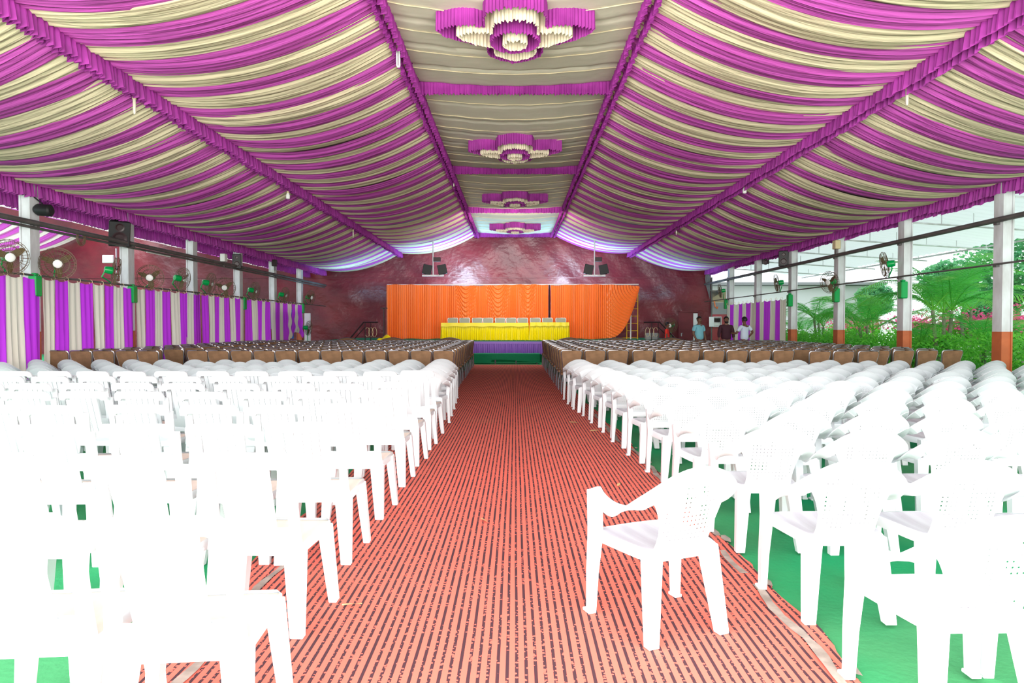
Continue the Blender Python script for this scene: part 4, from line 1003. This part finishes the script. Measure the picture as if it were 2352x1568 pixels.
# ------------------------------------------------------------------ garden on the right
def frond(seed, ln=1.9):
    rnd = random.Random(seed); b = MB(); n = 22; dr = .9 + .5 * rnd.random(); pts = []
    for i in range(n + 1):
        u = i / n; pts.append(Vector((0, ln * (u * .82 + .12 * math.sin(u * 2)), ln * (.95 * u - dr * .72 * u * u))))
    b.tube(pts, [.016 * (1 - .8 * i / n) for i in range(n + 1)], 4)
    for i in range(3, n + 1):
        u = i / n; L = .48 * math.sin(math.pi * (u * .86 + .10)) ** .7 * ln / 1.9; p = pts[i]; d = (pts[i] - pts[i - 1]).normalized()
        for s in (-1, 1):
            for q in (0, .5):
                p2 = p - d * q * ln / n; tip = p2 + Vector((s * L * .82, 0, -.22 * L + .05 * rnd.random())) + d * L * .55; w_ = d * .009
                mid = (p2 + tip) / 2 + Vector((0, 0, .05 * L)); b.add([p2 - w_, p2 + w_, mid + w_ * 1.2, mid - w_ * 1.2, tip], [(0, 1, 2, 3), (3, 2, 4)])
    return b.mesh('frond', M['leaf'])
FR = [frond(i) for i in range(3)]
def palm(x, y, hgt, n, sc_, label, seed):
    rnd = random.Random(seed); t = thing('palm', (x, y, 0))
    stems = 2 + seed % 2
    tops = []
    for k in range(stems):
        dx, dy = (rnd.random() - .5) * .7, (rnd.random() - .5) * .6; hh = hgt * (.8 + .3 * rnd.random())
        MB().tube([(dx * .3, dy * .3, 0), (dx * .7, dy * .7, hh * .5), (dx, dy, hh)], [.07, .055, .045], 7).build('stem', M['trunk'], t, smooth=True); tops.append((dx, dy, hh))
    for k in range(n):
        o = bpy.data.objects.new('frond', FR[k % 3]); COL.objects.link(o); o.parent = t; tp = tops[k % stems]
        o.location = tp; o.rotation_euler = (R(-5 + 30 * rnd.random()), R(20 * (rnd.random() - .5)), k * 2.4 + rnd.random()); s = sc_ * (.75 + .4 * rnd.random()); o.scale = (s, s, s)
    tag(t, label, 'palm', 'palms in the garden on the right')
for i, (px, X_, hgt, n, sc_, lb) in enumerate([(1838, 12.6, 1.2, 11, .8, 'small palm just right of the striped curtain'), (1888, 12.4, 1.7, 16, 1.05, 'bushy palm left of the third post from the right edge'), (1955, 12.8, 1.5, 13, .9, 'palm right behind the third post from the right edge'),
        (2002, 12.2, 1.6, 17, 1.05, 'bushy palm between the second and third posts from the right edge'), (2118, 12.0, 1.0, 9, .9, 'low palm right of the second post from the right edge'), (2165, 12.0, 1.75, 20, 1.35, 'largest palm, between the rightmost post and the next one'), (2255, 12.6, 1.0, 13, .95, 'palm with drooping fronds beside the rightmost post'), (2225, 15.5, 2.0, 12, 1.1, 'tall thin palm behind the largest palm')]):
    palm(X_, X_ * F / (px - VX), hgt, n, sc_, lb, i)
def foliage(n, rx, ry, rz, leaf, seed, shell=.55):
    rnd = random.Random(seed); b = MB()
    for i in range(n):
        a, c = rnd.random() * 6.283, rnd.random() * 2 - 1; r = shell + (1 - shell) * rnd.random(); s = math.sqrt(1 - c * c)
        lump = 1 + .18 * math.sin(3 * a + seed) * s + .12 * math.sin(5 * c + 2 * a)
        p = Vector((rx * r * s * math.cos(a) * lump, ry * r * s * math.sin(a) * lump, rz * r * c * lump))
        u = Vector((rnd.random() - .5, rnd.random() - .5, rnd.random() - .5)).normalized() * leaf; v = u.orthogonal().normalized() * leaf * .5
        b.add([p - u, p - v * .9, p + u, p + v], [(0, 1, 2, 3)])
    return b
hm = foliage(2200, .95, .95, .62, .075, 3).mesh('foliage', M['hedge']); hm2 = foliage(2200, .8, 1.1, .7, .06, 8).mesh('foliage', M['hedge'])
for i in range(19):
    y = 8.5 + i * 1.5; t = thing('bush', (11.7 + .5 * hash1(i, 1), y, 0)); o = bpy.data.objects.new('foliage', hm if i % 2 else hm2); COL.objects.link(o); o.parent = t
    o.location = (0, 0, .56 + .12 * hash1(i, 2)); o['kind'] = 'stuff'
    MB().tube([(0, 0, 0), (.05, 0, .5)], .03, 6).tube([(.1, .1, 0), (.2, .2, .5)], .02, 5).build('stem', M['trunk'], t)
    tag(t, f'low bright green bush of the clipped hedge outside the right posts, {ONES[i + 1]} from camera', 'bush', 'hedge bushes along the right side')
for px, X_, zc, r, nm, lb in ((2172, 19, 3.3, 1.1, 0, 'round dark green tree behind the largest palm'), (2330, 18, 3.5, 1.7, 0, 'round leafy tree at the right picture edge'), (1905, 21, 3.0, 1.2, 1, 'light tree beyond the palms near the third right post'), (2010, 20, 2.9, .9, 1, 'small round tree beyond the palm group'), (2270, 23, 2.3, 1.2, 1, 'tree behind the rightmost post')):
    t = thing('tree', (X_, X_ * F / (px - VX), 0)); o = foliage(5200, r, r, r * .95, .11, int(px)).build('foliage', M['leaf2'], t); o.location = (0, 0, zc); o['kind'] = 'stuff'
    g = MB().tube([(0, 0, 0), (.05, 0, zc * .5), (0, 0, zc)], [.12, .09, .05], 8)
    for k in range(5): g.tube([(0, 0, zc * .6), (.6 * r * math.cos(k * 1.3), .6 * r * math.sin(k * 1.3), zc + .2 * r)], .035, 5)
    g.build('trunk', M['trunk'], t); tag(t, lb, 'tree')
fm = MB(); rnd = random.Random(5)
for i in range(420):
    p = Vector((rnd.gauss(0, .5), rnd.gauss(0, .5), rnd.gauss(0, .22))); u = Vector((rnd.random() - .5, rnd.random() - .5, rnd.random() - .5)).normalized() * .06; v = u.orthogonal().normalized() * .05; fm.add([p - u, p - v, p + u, p + v], [(0, 1, 2, 3)])
fmesh = fm.mesh('blossoms', M['pink']); fh = foliage(1500, .8, .8, .5, .07, 31).mesh('foliage', M['hedge'])
for i, (px, X_) in enumerate([(1935, 17), (1985, 17.5), (2090, 16.5), (2120, 17.5), (2195, 16.5), (2250, 17), (2300, 16), (2345, 16.5)]):
    t = thing('flowering_shrub', (X_, X_ * F / (px - VX), 0))
    for nm, me, z in (('blossoms', fmesh, 1.55), ('foliage', fh, 1.15)):
        o = bpy.data.objects.new(nm, me); COL.objects.link(o); o.parent = t; o.location = (0, 0, z); o['kind'] = 'stuff'
    MB().tube([(0, 0, 0), (0, 0, 1.1)], .04, 6).build('stem', M['trunk'], t)
    tag(t, f'pink flowering shrub far back in the garden behind the hedge, {ONES[i + 1]} from the left', 'shrub', 'pink shrubs at the back of the garden')
